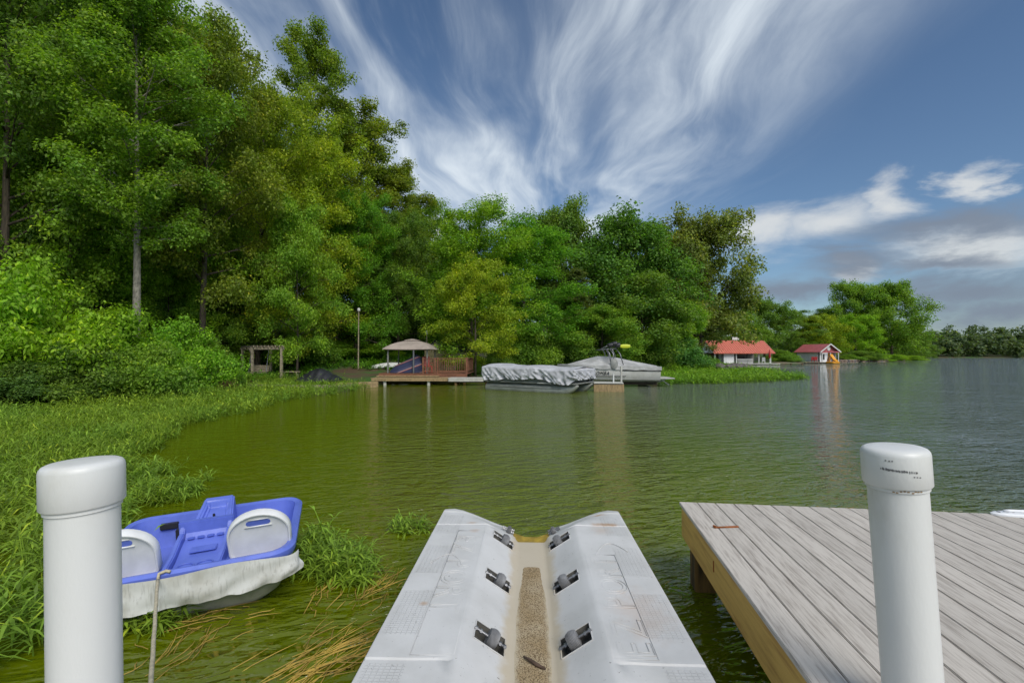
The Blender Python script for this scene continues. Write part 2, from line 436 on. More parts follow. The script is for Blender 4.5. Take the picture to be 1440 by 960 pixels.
def make_tree(seed, H, Rr, base, prof, nlimb, nleaf, L, W, trunk_r, barkm, lean=0.3, rise=(0.15, 0.9), flat=0.8, csize=(0.7, 1.25), top=0.93, nsub=4, tuft=1.0):
    rg = np.random.default_rng(seed); rd = random.Random(seed)
    tb = MB(); npt = 9; pts = []; ph = rd.random() * 6
    for i in range(npt):
        f = i / (npt - 1)
        pts.append(Vector((lean * math.sin(f * 2.3 + ph) * f, lean * math.cos(f * 1.9 + ph) * f, -0.25 + f * (H * top + 0.25))))
    off = Vector((pts[0].x, pts[0].y, 0)); pts = [p - off for p in pts]
    rs = [trunk_r * (1.35 if i == 0 else 1.0) * (1 - 0.9 * i / (npt - 1)) + 0.012 for i in range(npt)]
    tb.tube(pts, rs, 8)
    def at(f):
        x = f * (npt - 1); i = min(int(x), npt - 2); return pts[i].lerp(pts[i + 1], x - i)
    cl = []
    for k in range(nlimb):
        tt = (k + 0.5 * rd.random()) / nlimb
        f = base + (0.97 - base) * tt
        a = k * 2.39996 + rd.uniform(-0.5, 0.5)
        ln = Rr * prof(tt) * rd.uniform(0.72, 1.15)
        p0 = at(f / top if f / top < 1 else 1.0)
        el = rise[0] + (rise[1] - rise[0]) * tt + rd.uniform(-0.28, 0.38)
        dirv = Vector((math.cos(a) * math.cos(el), math.sin(a) * math.cos(el), math.sin(el)))
        p1 = p0 + dirv * ln * 0.55 + Vector((0, 0, 0.05 * ln)); p2 = p0 + dirv * ln + Vector((0, 0, -0.06 * ln))
        r0 = max(0.015, trunk_r * 0.30 * (1 - 0.7 * tt))
        tb.tube([p0, p1, p2], [r0, r0 * 0.6, r0 * 0.2], 5)
        for j in range(nsub):
            s = 0.35 + 0.65 * (j + rd.random()) / nsub
            c = (p0.lerp(p1, s / 0.55) if s < 0.55 else p1.lerp(p2, (s - 0.55) / 0.45))
            aa = a + rd.uniform(-1.3, 1.3); sl_ = ln * rd.uniform(0.18, 0.42)
            e = c + Vector((math.cos(aa), math.sin(aa), rd.uniform(-0.55, 0.95))) * sl_
            tb.tube([c, e], [r0 * 0.35, r0 * 0.1], 4, cap=False)
            cr = rd.uniform(*csize) * (0.75 + 0.35 * ln / Rr)
            cl.append((e.x, e.y, e.z, cr))
            if rd.random() < 0.6:
                m = c.lerp(e, 0.4); cl.append((m.x, m.y, m.z, cr * 0.8))
        cl.append((p2.x, p2.y, p2.z, rd.uniform(*csize)))
        mi = p0.lerp(p1, rd.uniform(0.35, 0.8)); cl.append((mi.x, mi.y, mi.z + 0.2, rd.uniform(*csize) * 0.95))
    tp = at(1.0)
    for k in range(5): cl.append((tp.x + rd.uniform(-.6, .6) * tuft, tp.y + rd.uniform(-.6, .6) * tuft, tp.z + rd.uniform(-0.8, 0.5), rd.uniform(*csize) * 0.75))
    Vv, Ff = crown_from(cl, nleaf, L, W, rg, flat)
    return tb, Vv, Ff, H, Rr
PROTO = {}
def proto(key, tb, Vv, Ff, H, Rr, barkm):
    m1 = bpy.data.meshes.new(key + '_trunk'); m1.from_pydata(tb.v, [], tb.f); m1.materials.append(barkm)
    m1.polygons.foreach_set('use_smooth', [True] * len(m1.polygons)); m1.update()
    m2 = arr_mesh(key + '_crown', Vv, Ff); m2.materials.append(LEAF)
    PROTO[key] = (m1, m2, H, Rr)
oakp = lambda t: 0.35 + 0.65 * math.sin(math.pi * min(1, 0.22 + 0.72 * t)) ** 0.8
popp = lambda t: 0.45 + 0.55 * math.sin(math.pi * (0.15 + 0.75 * t))
roundp = lambda t: max(0.25, math.sqrt(max(0, 1 - (2 * t - 0.85) ** 2 * 0.8)))
for s in (1, 2, 3):
    proto('oak%d' % s, *make_tree(20 + s, 20, 6.0, 0.12, oakp, 40, 66000, 0.215, 0.13, 0.28, BARK), BARK)
for s in (1, 2):
    proto('poplar%d' % s, *make_tree(40 + s, 26, 4.6, 0.30, popp, 44, 60000, 0.21, 0.13, 0.26, BARK_PALE, rise=(0.2, 1.1), csize=(0.6, 1.05)), BARK_PALE)
for s in (1, 2):
    proto('maple%d' % s, *make_tree(60 + s, 10, 4.2, 0.16, oakp, 30, 42000, 0.175, 0.105, 0.13, BARK, rise=(0.0, 0.7), flat=0.62, csize=(0.55, 1.05)), BARK)
proto('oak4', *make_tree(31, 22, 5.6, 0.25, oakp, 38, 64000, 0.215, 0.13, 0.26, BARK, rise=(0.25, 1.0)), BARK)
proto('poplar3', *make_tree(47, 26, 4.6, 0.34, popp, 42, 62000, 0.21, 0.13, 0.27, BARK_PALE, rise=(0.25, 1.1), csize=(0.6, 1.05)), BARK_PALE)
proto('loose1', *make_tree(81, 24, 4.8, 0.42, popp, 28, 20000, 0.28, 0.18, 0.24, BARK, rise=(0.3, 1.1), csize=(0.5, 0.95), nsub=4), BARK)
proto('round1', *make_tree(91, 14, 6.0, 0.22, roundp, 38, 40000, 0.31, 0.19, 0.3, BARK, rise=(0.1, 1.0), csize=(0.9, 1.4)), BARK)
proto('round2', *make_tree(92, 14, 6.0, 0.14, roundp, 36, 40000, 0.31, 0.19, 0.28, BARK, rise=(0.0, 0.9), csize=(0.9, 1.5)), BARK)
conep = lambda t: 1.0 - 0.88 * t
proto('cedar1', *make_tree(95, 14, 3.0, 0.05, conep, 46, 24000, 0.24, 0.07, 0.17, BARK, lean=0.1, rise=(-0.1, 0.3), flat=0.5, csize=(0.4, 0.7), nsub=3, tuft=0.2), BARK)
def make_bush(seed, H, Rr, nleaf, L, W):
    rg = np.random.default_rng(seed); rd = random.Random(seed); tb = MB(); cl = []
    for k in range(26):
        a = k * 2.4 + rd.random(); el = rd.uniform(0.12, 1.45); rr = rd.uniform(0.62, 1.0)
        e = Vector((math.cos(a) * math.cos(el) * Rr * rr, math.sin(a) * math.cos(el) * Rr * rr, math.sin(el) * H * rr * 0.9 + 0.1))
        m = Vector((e.x * 0.35, e.y * 0.35, e.z * 0.55))
        tb.tube([Vector((rd.uniform(-.15, .15), rd.uniform(-.15, .15), -0.15)), m, e], [0.035, 0.022, 0.008], 5)
        cl.append((e.x, e.y, e.z, rd.uniform(0.45, 0.85))); cl.append((m.x * 1.6, m.y * 1.6, m.z, rd.uniform(0.5, 0.8)))
    Vv, Ff = crown_from(cl, nleaf, L, W, rg, 0.6)
    Vv[:, 2] = np.maximum(Vv[:, 2], 0.02 + 0.05 * rg.random(len(Vv)))
    return tb, Vv, Ff, H, Rr
for s in (1, 2, 3): proto('bush%d' % s, *make_bush(100 + s, 2.6, 2.4, 27000, 0.125, 0.062), BARK)

def plant(kind, px, ytop, d, hw, col, label, group=None, name=None, cat='tree', rz=None, tilt=0.0, base=None, jit=0.06):
    """stand a tree at photo column px and depth d on the ground, as tall as row ytop says"""
    m1, m2, H, Rr = PROTO[kind]
    x = (px - 720) / F * d
    z0 = gz1(x, d) if base is None else base
    zt = CAMZ + (HOR - ytop) / F * d
    sz = max(0.15, (zt - z0) / (H * (0.985 if kind.startswith('bush') else 1.05))); sx = hw / F * d / (Rr * 1.02)
    nm = name or {'oak': 'oak_tree', 'poplar': 'poplar_tree', 'maple': 'maple_tree', 'loose': 'poplar_tree', 'round': 'broadleaf_tree', 'cedar': 'cedar_tree', 'bush': 'shrub'}[kind.rstrip('1234')]
    e = thing(nm, label, cat, (x, d, z0), random.uniform(0, 6.28) if rz is None else rz, group)
    e.scale = (sx, sx, sz); e.rotation_euler.y = tilt
    a = bpy.data.objects.new('stem' if kind.startswith('bush') else 'trunk', m1); link(a, e)
    c = bpy.data.objects.new('foliage' if kind.startswith('bush') else 'crown', m2); link(c, e)
    j = 2.15 * (1 + random.uniform(-jit, jit))
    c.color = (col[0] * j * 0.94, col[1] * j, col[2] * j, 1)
    return e
random.seed(5)
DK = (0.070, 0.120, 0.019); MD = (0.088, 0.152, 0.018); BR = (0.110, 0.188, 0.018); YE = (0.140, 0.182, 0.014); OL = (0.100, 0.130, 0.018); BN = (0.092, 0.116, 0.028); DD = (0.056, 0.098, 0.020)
GW = 'tall trees of the wooded left bank'
T = plant
T('oak1', -75, -260, 23, 190, MD, 'huge leafy oak at the outer end of the wooded bank past the shrubs', GW)
T('oak4', 2, -190, 21.5, 130, DK, 'tall dark green tree with black forking limbs above the yellow-green shrub', GW)
T('oak2', 135, -120, 31, 140, MD, 'tall mid-green tree crowding behind the pale straight trunk', GW)
T('poplar3', 191, -60, 21.3, 100, MD, 'tree with straight pale grey trunk rising out of the shore shrubs', GW)
T('oak4', 283, 25, 26.3, 100, OL, 'olive green tree with slim dark twin trunks behind the timber pergola', GW)
T('poplar1', 437, 30, 44, 66, (0.095, 0.140, 0.014), 'tallest loose-crowned poplar standing clear above the wood behind the pergola', GW)
T('poplar2', 505, 150, 47, 75, OL, 'narrow olive poplar stepping down from the tallest poplar', GW)
T('poplar1', 548, 225, 50, 60, OL, 'last narrow tree on the descending edge of the tall wood', GW)
T('oak2', 362, 125, 32.0, 88, YE, 'yellow-green tree hanging over the timber pergola', GW)
T('oak2', 445, 185, 36, 85, YE, 'broad yellow-green tree beside the black tarpaulin heap', GW)
T('maple2', 240, 190, 29.0, 90, (0.10, 0.175, 0.012), 'fresh green layered tree above the shrubs left of the pergola', GW)
T('maple1', 95, 205, 24.0, 95, BR, 'bright green layered tree spreading over the yellow-green shrub', GW)
T('maple2', 418, 300, 29.6, 55, BR, 'bright green low tree whose trunk stands beside the black tarpaulin', GW)
T('oak1', 595, 285, 54, 55, MD, 'mid-green tree filling the dip in the treeline beyond the canopy', GW)
T('oak3', 560, 300, 42, 60, DK, 'dark tree right behind the beige canopy', GW)
T('oak2', 500, 280, 39, 60, (0.07, 0.15, 0.013), 'green tree behind the thin lamp post', GW)
T('maple1', 305, 330, 30.5, 62, MD, 'mid-green low tree under the olive tree left of the pergola roof', GW)
T('maple2', 155, 345, 26.5, 60, BR, 'fresh green low tree just left of the pale straight trunk', GW)
T('maple1', 238, 380, 27.5, 52, (0.095, 0.165, 0.016), 'low green sapling between the pale trunk and the twin dark trunks', GW)
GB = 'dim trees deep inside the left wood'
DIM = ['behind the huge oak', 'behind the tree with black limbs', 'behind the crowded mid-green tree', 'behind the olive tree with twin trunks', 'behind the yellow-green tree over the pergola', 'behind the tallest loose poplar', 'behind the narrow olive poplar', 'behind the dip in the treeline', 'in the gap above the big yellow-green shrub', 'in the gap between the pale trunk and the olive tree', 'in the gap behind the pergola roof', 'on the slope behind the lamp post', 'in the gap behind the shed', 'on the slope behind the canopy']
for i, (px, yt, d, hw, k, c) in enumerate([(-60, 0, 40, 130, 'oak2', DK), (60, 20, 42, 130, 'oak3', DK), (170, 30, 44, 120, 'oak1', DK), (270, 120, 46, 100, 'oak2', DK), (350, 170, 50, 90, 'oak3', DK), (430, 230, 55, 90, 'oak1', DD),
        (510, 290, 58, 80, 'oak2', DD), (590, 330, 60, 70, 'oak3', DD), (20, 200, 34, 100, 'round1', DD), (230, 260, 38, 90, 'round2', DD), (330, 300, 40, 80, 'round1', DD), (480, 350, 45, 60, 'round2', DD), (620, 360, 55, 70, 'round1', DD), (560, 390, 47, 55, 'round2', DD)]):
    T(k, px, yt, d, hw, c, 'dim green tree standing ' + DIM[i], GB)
GM = 'trees of the middle headland'
T('oak3', 662, 292, 37, 88, BR, 'bright green tree with leafy low branches over the tan shed', GM)
T('maple1', 668, 376, 32.6, 58, YE, 'small yellow-green tree with leaning trunk at the deck railing', GM)
T('oak1', 735, 320, 42, 85, (0.07, 0.155, 0.016), 'full green tree behind the covered pontoon boat', GM)
T('cedar1', 728, 302, 52, 40, DD, 'dark pointed conifer poking above the headland treeline', GM)
T('round1', 783, 303, 54, 62, DK, 'dark round-topped tree behind the headland', GM)
T('cedar1', 812, 366, 44, 45, (0.055, 0.075, 0.018), 'brownish cedar standing behind the wake boat bow', GM)
T('round2', 882, 313, 50, 82, (0.055, 0.115, 0.020), 'large rounded tree above the wake boat tower', GM)
T('round2', 905, 391, 45.5, 70, DK, 'dark leafy tree hanging low behind the wake boat stern', GM)
T('round1', 985, 318, 56, 72, BN, 'large brownish olive tree at the tip of the headland', GM)
T('oak3', 960, 350, 58, 60, BN, 'thin olive tree tucked behind the brownish headland tree', GM)
T('round1', 950, 426, 47.5, 40, BR, 'small bright green tree in front of the brownish headland tree', GM)
T('round2', 845, 436, 42, 55, MD, 'low green tree leaning over the wake boat cover', GM)
T('oak1', 690, 350, 47, 70, DK, 'dark tree behind the bright tree over the shed', GM)
T('round2', 830, 350, 60, 70, DD, 'shadowy tree closing the gap behind the headland', GM)
T('round1', 930, 356, 64, 70, DD, 'shadowy tree behind the dark leafy tree at the stern', GM)
GP = 'trees on the point with the boathouses'
for px, yt, d, hw, k, c, lb in [
    (1075, 425, 95, 36, 'round1', DK, 'dark tree rising behind the red metal roof'), (1030, 440, 90, 40, 'round2', MD, 'green tree behind the gable end of the red-roofed boathouse'),
    (1112, 437, 104, 34, 'oak1', DK, 'dark tree between the two boathouses'), (1148, 446, 106, 33, 'round2', YE, 'yellow-green tree behind the small white boathouse'),
    (1204, 404, 125, 34, 'round1', MD, 'tall spreading tree next to the tallest one on the point'), (1254, 402, 122, 42, 'round2', MD, 'tallest spreading tree with a bare grey trunk on the point'),
    (1203, 448, 112, 30, 'round1', (0.10, 0.18, 0.012), 'short yellow-green round tree behind the orange slide'), (1284, 458, 140, 20, 'oak2', DK, 'low tree at the outer tip of the point'),
    (1170, 432, 130, 40, 'oak3', DK, 'dark tree behind the two short yellow-green ones'), (1300, 474, 165, 16, 'oak1', DK, 'last low dark tree behind the point'), (1235, 440, 135, 34, 'oak1', DK, 'dark tree filling under the tall spreading crowns')]:
    T(k, px, yt, d, hw, c, lb, GP)
GS = 'shrubs along the wooded bank'
for px, yt, d, hw, k, c, lb in [
    (35, 365, 16.8, 120, 'bush1', (0.115, 0.20, 0.012), 'big yellow-green shrub billowing over the weed bed'), (-60, 430, 15.5, 110, 'bush2', BR, 'bright shrub at the outer end of the shore thicket'),
    (150, 425, 18.6, 95, 'bush3', (0.115, 0.19, 0.012), 'yellow-green shrub at the foot of the pale grey trunk'), (245, 448, 20.8, 80, 'bush1', (0.09, 0.18, 0.014), 'fresh green shrub bulging toward the pergola'),
    (105, 480, 16.6, 80, 'bush2', DK, 'dark low shrub rooted at the edge of the weed bed'), (205, 478, 18.2, 70, 'bush3', MD, 'mid-green low shrub beside the dark one on the weed edge'),
    (290, 470, 22.6, 52, 'bush2', MD, 'rounded green shrub just left of the pergola'), (322, 508, 23.6, 26, 'bush1', BR, 'small bright shrub at the pergola corner post'),
    (15, 505, 15.2, 70, 'bush3', DD, 'darkest shrub overhanging the weed bed'), (340, 440, 33, 60, 'bush2', MD, 'shrub behind the pergola roof'), (420, 455, 35, 55, 'bush3', MD, 'green shrub behind the tarpaulin heap'),
    (480, 478, 40, 55, 'bush1', BR, 'bright fern-like shrub on the slope by the lamp post'), (525, 482, 41, 45, 'bush2', BR, 'bright low shrub on the slope above the upturned white boat'),
    (660, 505, 34, 22, 'bush3', MD, 'small shrub beside the shed wall'), (690, 487, 36.5, 38, 'bush1', DK, 'dark shrub at the shore end of the dock'), (745, 455, 40, 52, 'bush2', MD, 'shrub behind the silver boat cover'),
    (800, 470, 42, 46, 'bush3', DK, 'dark shrub between the two boats'), (858, 462, 44, 48, 'bush1', MD, 'shrub behind the wake boat windscreen'), (905, 478, 44.5, 42, 'bush2', DK, 'dark shrub behind the wake boat stern'),
    (950, 470, 46.5, 45, 'bush3', (0.06, 0.13, 0.03), 'greyish green shrub over the swim platform'), (968, 488, 48.5, 34, 'bush1', (0.065, 0.12, 0.03), 'greyish shrub on the headland tip by the rocks'), (1000, 504, 51.5, 17, 'bush2', MD, 'low shrub above the grey rocks'),
    (1100, 492, 92, 26, 'bush1', MD, 'shrub between the boathouses'), (1215, 492, 106, 26, 'bush2', DK, 'dark rounded shrub on the point behind the stone wall'), (1250, 497, 112, 26, 'bush3', BR, 'bright shrub on the stone wall of the point'), (1195, 498, 103, 20, 'bush1', MD, 'shrub beside the orange slide'), (1278, 499, 128, 24, 'bush2', BR, 'low shrub at the outer tip of the point')]:
    T(k, px, yt, d, hw, c, lb, GS, cat='shrub')

# far wooded shore: one mass
def far_wood():
    rg = np.random.default_rng(77); cl = []
    for row, (yb, hb) in enumerate(((0, 8.5), (9, 11.5), (22, 12.5), (40, 12))):
        for x in np.arange(95 + row * 3, 560, 6.2):
            xx = x + rg.uniform(-2.5, 2.5); sy = np.interp(xx, [95, 140, 220, 420, 560], [180, 206, 213, 226, 248]) + yb + 4 + rg.uniform(-2, 2)
            h = hb * rg.uniform(0.8, 1.18) * (0.8 + 0.35 * np.clip((xx - 120) / 120, 0, 1)); w = rg.uniform(3.2, 5)
            for j in range(11):
                a = rg.uniform(0, 6.28); t_ = rg.uniform(0.1, 0.92); rr = w * math.sin(math.pi * (0.15 + 0.75 * t_)) * rg.uniform(.4, 1)
                cl.append((xx + rr * math.cos(a), sy + rr * math.sin(a), gz1(xx, sy) * 0.6 + 0.2 + h * t_, rg.uniform(1.7, 2.8)))
    return crown_from(cl, 120000, 1.35, 0.9, rg, 0.75)
Vv, Ff = far_wood()
me = arr_mesh('far_wood', Vv, Ff); me.materials.append(LEAF)
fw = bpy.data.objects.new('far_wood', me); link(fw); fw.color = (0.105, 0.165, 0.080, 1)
tag(fw, 'dark continuous wood along the far shore of the lake', 'wood', kind='stuff')

# ------------------------------------------------------------------ water weeds (uncountable beds)
def weed_stems(pts, hts, nleaf, L, W, rg, lean=0.35, stem_w=0.006):
    n = len(pts); pts = np.asarray(pts); hts = np.asarray(hts)
    ln = rg.normal(size=(n, 2)) * lean
    Vs = []; 
    f = np.linspace(0.25, 1.0, nleaf)[None, :] + rg.uniform(-0.06, 0.06, (n, nleaf))
    bend = f ** 1.6
    cx = pts[:, None, 0] + ln[:, None, 0] * hts[:, None] * bend; cy_ = pts[:, None, 1] + ln[:, None, 1] * hts[:, None] * bend
    cz = pts[:, None, 2] + hts[:, None] * f
    a = rg.uniform(0, 6.283, (n, 1)) + np.arange(nleaf)[None, :] * 1.9 + rg.uniform(-.4, .4, (n, nleaf))
    el = rg.uniform(-0.25, 0.95, (n, nleaf))
    d = np.stack([np.cos(a) * np.cos(el), np.sin(a) * np.cos(el), np.sin(el)], -1)
    s = np.stack([-np.sin(a), np.cos(a), np.zeros_like(a)], -1)
    Lr = (L * rg.uniform(0.6, 1.25, (n, nleaf)))[..., None]; Wr = (W * rg.uniform(0.7, 1.3, (n, nleaf)))[..., None]
    c0 = np.stack([cx, cy_, cz], -1)
    q = np.empty((n, nleaf, 4, 3))
    mid = c0 + d * Lr * 0.45; tip = c0 + d * Lr; tip[..., 2] -= Lr[..., 0] * 0.28
    q[:, :, 0] = c0; q[:, :, 1] = mid + s * Wr / 2; q[:, :, 2] = tip; q[:, :, 3] = mid - s * Wr / 2
    leafV = q.reshape(-1, 3)
    # stems as thin crossed quads in two pieces
    st = np.empty((n, 2, 4, 3)); top = np.stack([pts[:, 0] + ln[:, 0] * hts, pts[:, 1] + ln[:, 1] * hts, pts[:, 2] + hts], -1)
    midp = np.stack([pts[:, 0] + ln[:, 0] * hts * 0.33, pts[:, 1] + ln[:, 1] * hts * 0.33, pts[:, 2] + hts * 0.5], -1)
    bot = pts.copy(); bot[:, 2] -= 0.05
    sx = np.array([stem_w, 0, 0]); 
    st[:, 0, 0] = bot - sx; st[:, 0, 1] = bot + sx; st[:, 0, 2] = midp + sx; st[:, 0, 3] = midp - sx
    st[:, 1, 0] = midp - sx; st[:, 1, 1] = midp + sx; st[:, 1, 2] = top + sx * .5; st[:, 1, 3] = top - sx * .5
    Vv = np.concatenate([leafV, st.reshape(-1, 3)])
    return Vv, np.arange(len(Vv), dtype=np.int32)
def inpoly(X, Y, poly):
    ins = np.zeros(X.shape, bool); n = len(poly)
    for i in range(n):
        x0, y0 = poly[i]; x1, y1 = poly[(i + 1) % n]
        ins ^= ((y0 > Y) != (y1 > Y)) & (X < (x1 - x0) * (Y - y0) / (y1 - y0 + 1e-12) + x0)
    return ins
def wob_field(X, Y, s, seed):
    return np.array([mnoise.noise(Vector((x * s + seed, y * s, seed * 0.37))) for x, y in zip(X, Y)])
def bed(name, poly_px, dens, hgt, nleaf, L, W, col, label, seed, edge=0.35, zfun=None, extra=None):
    rg = np.random.default_rng(seed)
    poly = [tuple(onz(x, y)[:2]) if len(p_) == 2 else p_[:2] for p_ in poly_px for x, y in [p_[:2]]]
    P_ = np.array(poly); lo, hi = P_.min(0), P_.max(0)
    n = int((hi[0] - lo[0]) * (hi[1] - lo[1]) * dens)
    X = rg.uniform(lo[0], hi[0], n); Y = rg.uniform(lo[1], hi[1], n)
    wb = wob_field(X, Y, 0.9, seed) + 0.6 * wob_field(X, Y, 2.7, seed + 3)
    keep = inpoly(X + wb * edge, Y + wb * edge * 1.3, poly) & (wb > -0.55)
    X, Y, wb = X[keep], Y[keep], wb[keep]
    Z = np.maximum(gz(X, Y), -0.02)
    h = hgt * rg.uniform(0.5, 1.25, len(X)) * (1 + 0.6 * wb) * np.where(rg.random(len(X)) < 0.06, 1.7, 1.0)
    Vv, Ff = weed_stems(np.stack([X, Y, Z], -1), h, nleaf, L, W, rg)
    me = arr_mesh(name, Vv, Ff); me.materials.append(WEED)
    o = bpy.data.objects.new(name, me); link(o); o.color = (*col, 1)
    return tag(o, label, 'water weed', kind='stuff')
WG = (0.19, 0.32, 0.035)
NEAR = [(-60, 1000), (60, 920), (150, 840), (190, 765), (182, 715), (200, 690), (196, 660), (222, 632), (255, 612), (262, 600), (300, 592), (322, 584), (-300, 584)]
bed('water_weed', NEAR, 80, 0.30, 11, 0.18, 0.021, WG, 'bright green leafy water weed filling the near cove up to the pedal boat', 3, 0.25)
FARB = [(-300, 588), (330, 588), (360, 574), (400, 565), (440, 560), (470, 554), (512, 550), (520, 544), (470, 540), (330, 540), (250, 548), (100, 560), (-300, 566)]
bed('water_weed', FARB, 34, 0.34, 9, 0.24, 0.034, WG, 'bright green water weed belt between the shore shrubs and open water', 4, 0.5)
TIP = [(925, 541), (1000, 540), (1060, 538), (1110, 535), (1142, 533), (1100, 529), (1085, 524), (1040, 519), (1000, 521), (935, 524)]
bed('water_weed', TIP, 22, 0.38, 8, 0.36, 0.055, (0.15, 0.31, 0.02), 'bright green weed bed reaching out from the headland tip', 6, 0.6)
# low ground cover on the slope behind the canopy
def slope_cover():
    rg = np.random.default_rng(9); n = 15000
    X = rg.uniform(-26, 16, n); Y = rg.uniform(24, 60, n); s = sdist(X, Y)
    wb = wob_field(X, Y, 0.35, 5)
    keep = (s > 0.5) & ((wb > -0.05) | (s > 7)) & ~((X > -12.5) & (X < -3) & (Y < 35.2))
    X, Y = X[keep], Y[keep]
    return weed_stems(np.stack([X, Y, gz(X, Y)], -1), rg.uniform(0.15, 0.45, len(X)), 8, 0.34, 0.07, rg)
Vv, Ff = slope_cover()
me = arr_mesh('ground_cover', Vv, Ff); me.materials.append(WEED)
o = bpy.data.objects.new('ground_cover', me); link(o); o.color = (0.10, 0.26, 0.02, 1)
tag(o, 'low green ground cover on the slope under the trees', 'ground cover', kind='stuff')
# separate clumps near the pedal boat and the jet ski float
def clump(px, py, rad, n, h, label, seed, col=WG, L=0.14, W=0.016, z=0.0):
    c = onz(px, py, z); rg = np.random.default_rng(seed)
    a = rg.uniform(0, 6.28, n); r_ = rad * np.sqrt(rg.random(n))
    P_ = np.stack([r_ * np.cos(a), r_ * np.sin(a) * 0.8, np.full(n, -0.03)], -1)
    Vv, Ff = weed_stems(P_, h * rg.uniform(0.5, 1.2, n) * (1.15 - 0.6 * r_ / rad), 11, L, W, rg, 0.45)
    me = arr_mesh('weed_clump', Vv, Ff); me.materials.append(WEED)
    o = bpy.data.objects.new('weed_clump', me); link(o); o.location = c; o.color = (*col, 1)
    return tag(o, label, 'weed clump', 'weed clumps in the near water')
clump(470, 800, 0.30, 90, 0.30, 'largest leafy weed clump off the corner of the pedal boat', 1)
clump(440, 775, 0.22, 60, 0.30, 'weed clump touching the right side of the pedal boat', 7)
clump(500, 810, 0.24, 45, 0.18, 'flattened weed clump beside the tangle of dead stalks', 2)
clump(575, 745, 0.20, 26, 0.16, 'sparse weed clump by the far left corner of the jet ski float', 3)
clump(290, 676, 0.06, 5, 0.20, 'lone weed sprig out in the open water', 4)
clump(225, 700, 0.45, 110, 0.26, 'weed clump against the far left rim of the pedal boat', 5)
clump(215, 668, 0.35, 50, 0.26, 'weed clump between the lone sprig and the pedal boat', 8)
clump(255, 690, 0.25, 30, 0.24, 'small weed clump behind the pedal boat seats', 9)
clump(215, 868, 0.26, 80, 0.22, 'weed clump under the draped white side of the pedal boat', 6)
clump(400, 800, 0.15, 30, 0.12, 'short weed clump under the right end of the white drape', 10)
STRAW = mat('straw', (0.46, 0.31, 0.055), 0.8, 0.5, 5.0)
def straw(pts_px, n, spread, label, seed, ln=0.6, z=0.01):
    rd = random.Random(seed); m = MB()
    a = onz(*pts_px[0], z); b_ = onz(*pts_px[1], z); d = (b_ - a)
    for k in range(n):
        o0 = Vector((rd.gauss(0, spread), rd.gauss(0, spread), 0)); s = rd.uniform(-0.15, 0.5); e = s + rd.uniform(0.35, 0.75)
        yaw = rd.gauss(0, 0.28); M = Matrix.Rotation(yaw, 3, 'Z')
        p = [a + o0 + M @ (d * (s + (e - s) * f)) + Vector((0.05 * math.sin(f * 3 + k), 0.03 * math.cos(f * 4 + k), -0.004 + 0.03 * math.sin(math.pi * f + k) * rd.random())) for f in (0, .33, .66, 1)]
        m.tube(p, [0.0025, 0.0033, 0.003, 0.0012], 4, cap=False)
    o = m.build('dead_stalks', STRAW, fix=False)
    return tag(o, label, 'dead stalks', 'mats of dead stalks floating on the water')
straw([(395, 965), (530, 885)], 80, 0.11, 'thick tan mat of dead stalks beside the near left edge of the float', 1)
straw([(505, 850), (560, 795)], 30, 0.05, 'tangle of yellow dead stalks off the left edge of the float', 2)
straw([(215, 960), (300, 880)], 22, 0.14, 'loose dead stalks floating beside the rope', 3)
straw([(255, 880), (360, 845)], 18, 0.10, 'dead stalks lying under the pedal boat drape', 4)
straw([(440, 855), (480, 800)], 18, 0.05, 'few dead stalks below the largest weed clump', 5)
# ------------------------------------------------------------------ foreground materials
PVC = mat('white_pvc', (0.66, 0.66, 0.64), 0.38, 0.10, 3.0, (1, 1, 0.5), 0.0008, 60.0, col2=(0.50, 0.48, 0.42), lo=0.48, hi=0.80, detail=8)
PRINT = mat('faded_print', (0.13, 0.13, 0.13), 0.7)
COMP = mat('composite_board', (0.52, 0.475, 0.42), 0.75, 0.0, 9.0, (9, 0.55, 6), 0.0022, 14.0, col2=(0.33, 0.29, 0.25), isl=0.07, lo=0.42, hi=0.70)
PINE = mat('treated_pine', (0.64, 0.40, 0.10), 0.75, 0.0, 3.0, (6, 0.7, 9), 0.003, 9.0, col2=(0.42, 0.23, 0.055), lo=0.4, hi=0.75)
PILE = mat('pile_wood', (0.22, 0.13, 0.04), 0.85, 0.0, 3.0, (5, 5, 0.8), 0.006, 9.0, col2=(0.05, 0.035, 0.018))
GAPM = mat('joist_wood', (0.06, 0.045, 0.03), 0.9)
RUST = mat('rusty_steel', (0.36, 0.11, 0.025), 0.85, 0.5, 25.0, bump=0.001)
STEEL = mat('grey_steel', (0.28, 0.28, 0.29), 0.4, 0.4, 20.0, metal=0.7)
RUBBER = mat('grey_roller', (0.26, 0.26, 0.265), 0.6, 0.3, 20.0)
WELL = mat('dark_well', (0.13, 0.125, 0.11), 0.8, 0.4, 12.0)
ROPE = mat('tan_rope', (0.56, 0.49, 0.34), 0.9, 0.25, 40.0, bump=0.003, bscale=120)
TWIG = mat('twig_bark', (0.10, 0.065, 0.045), 0.9, 0.4, 20.0)

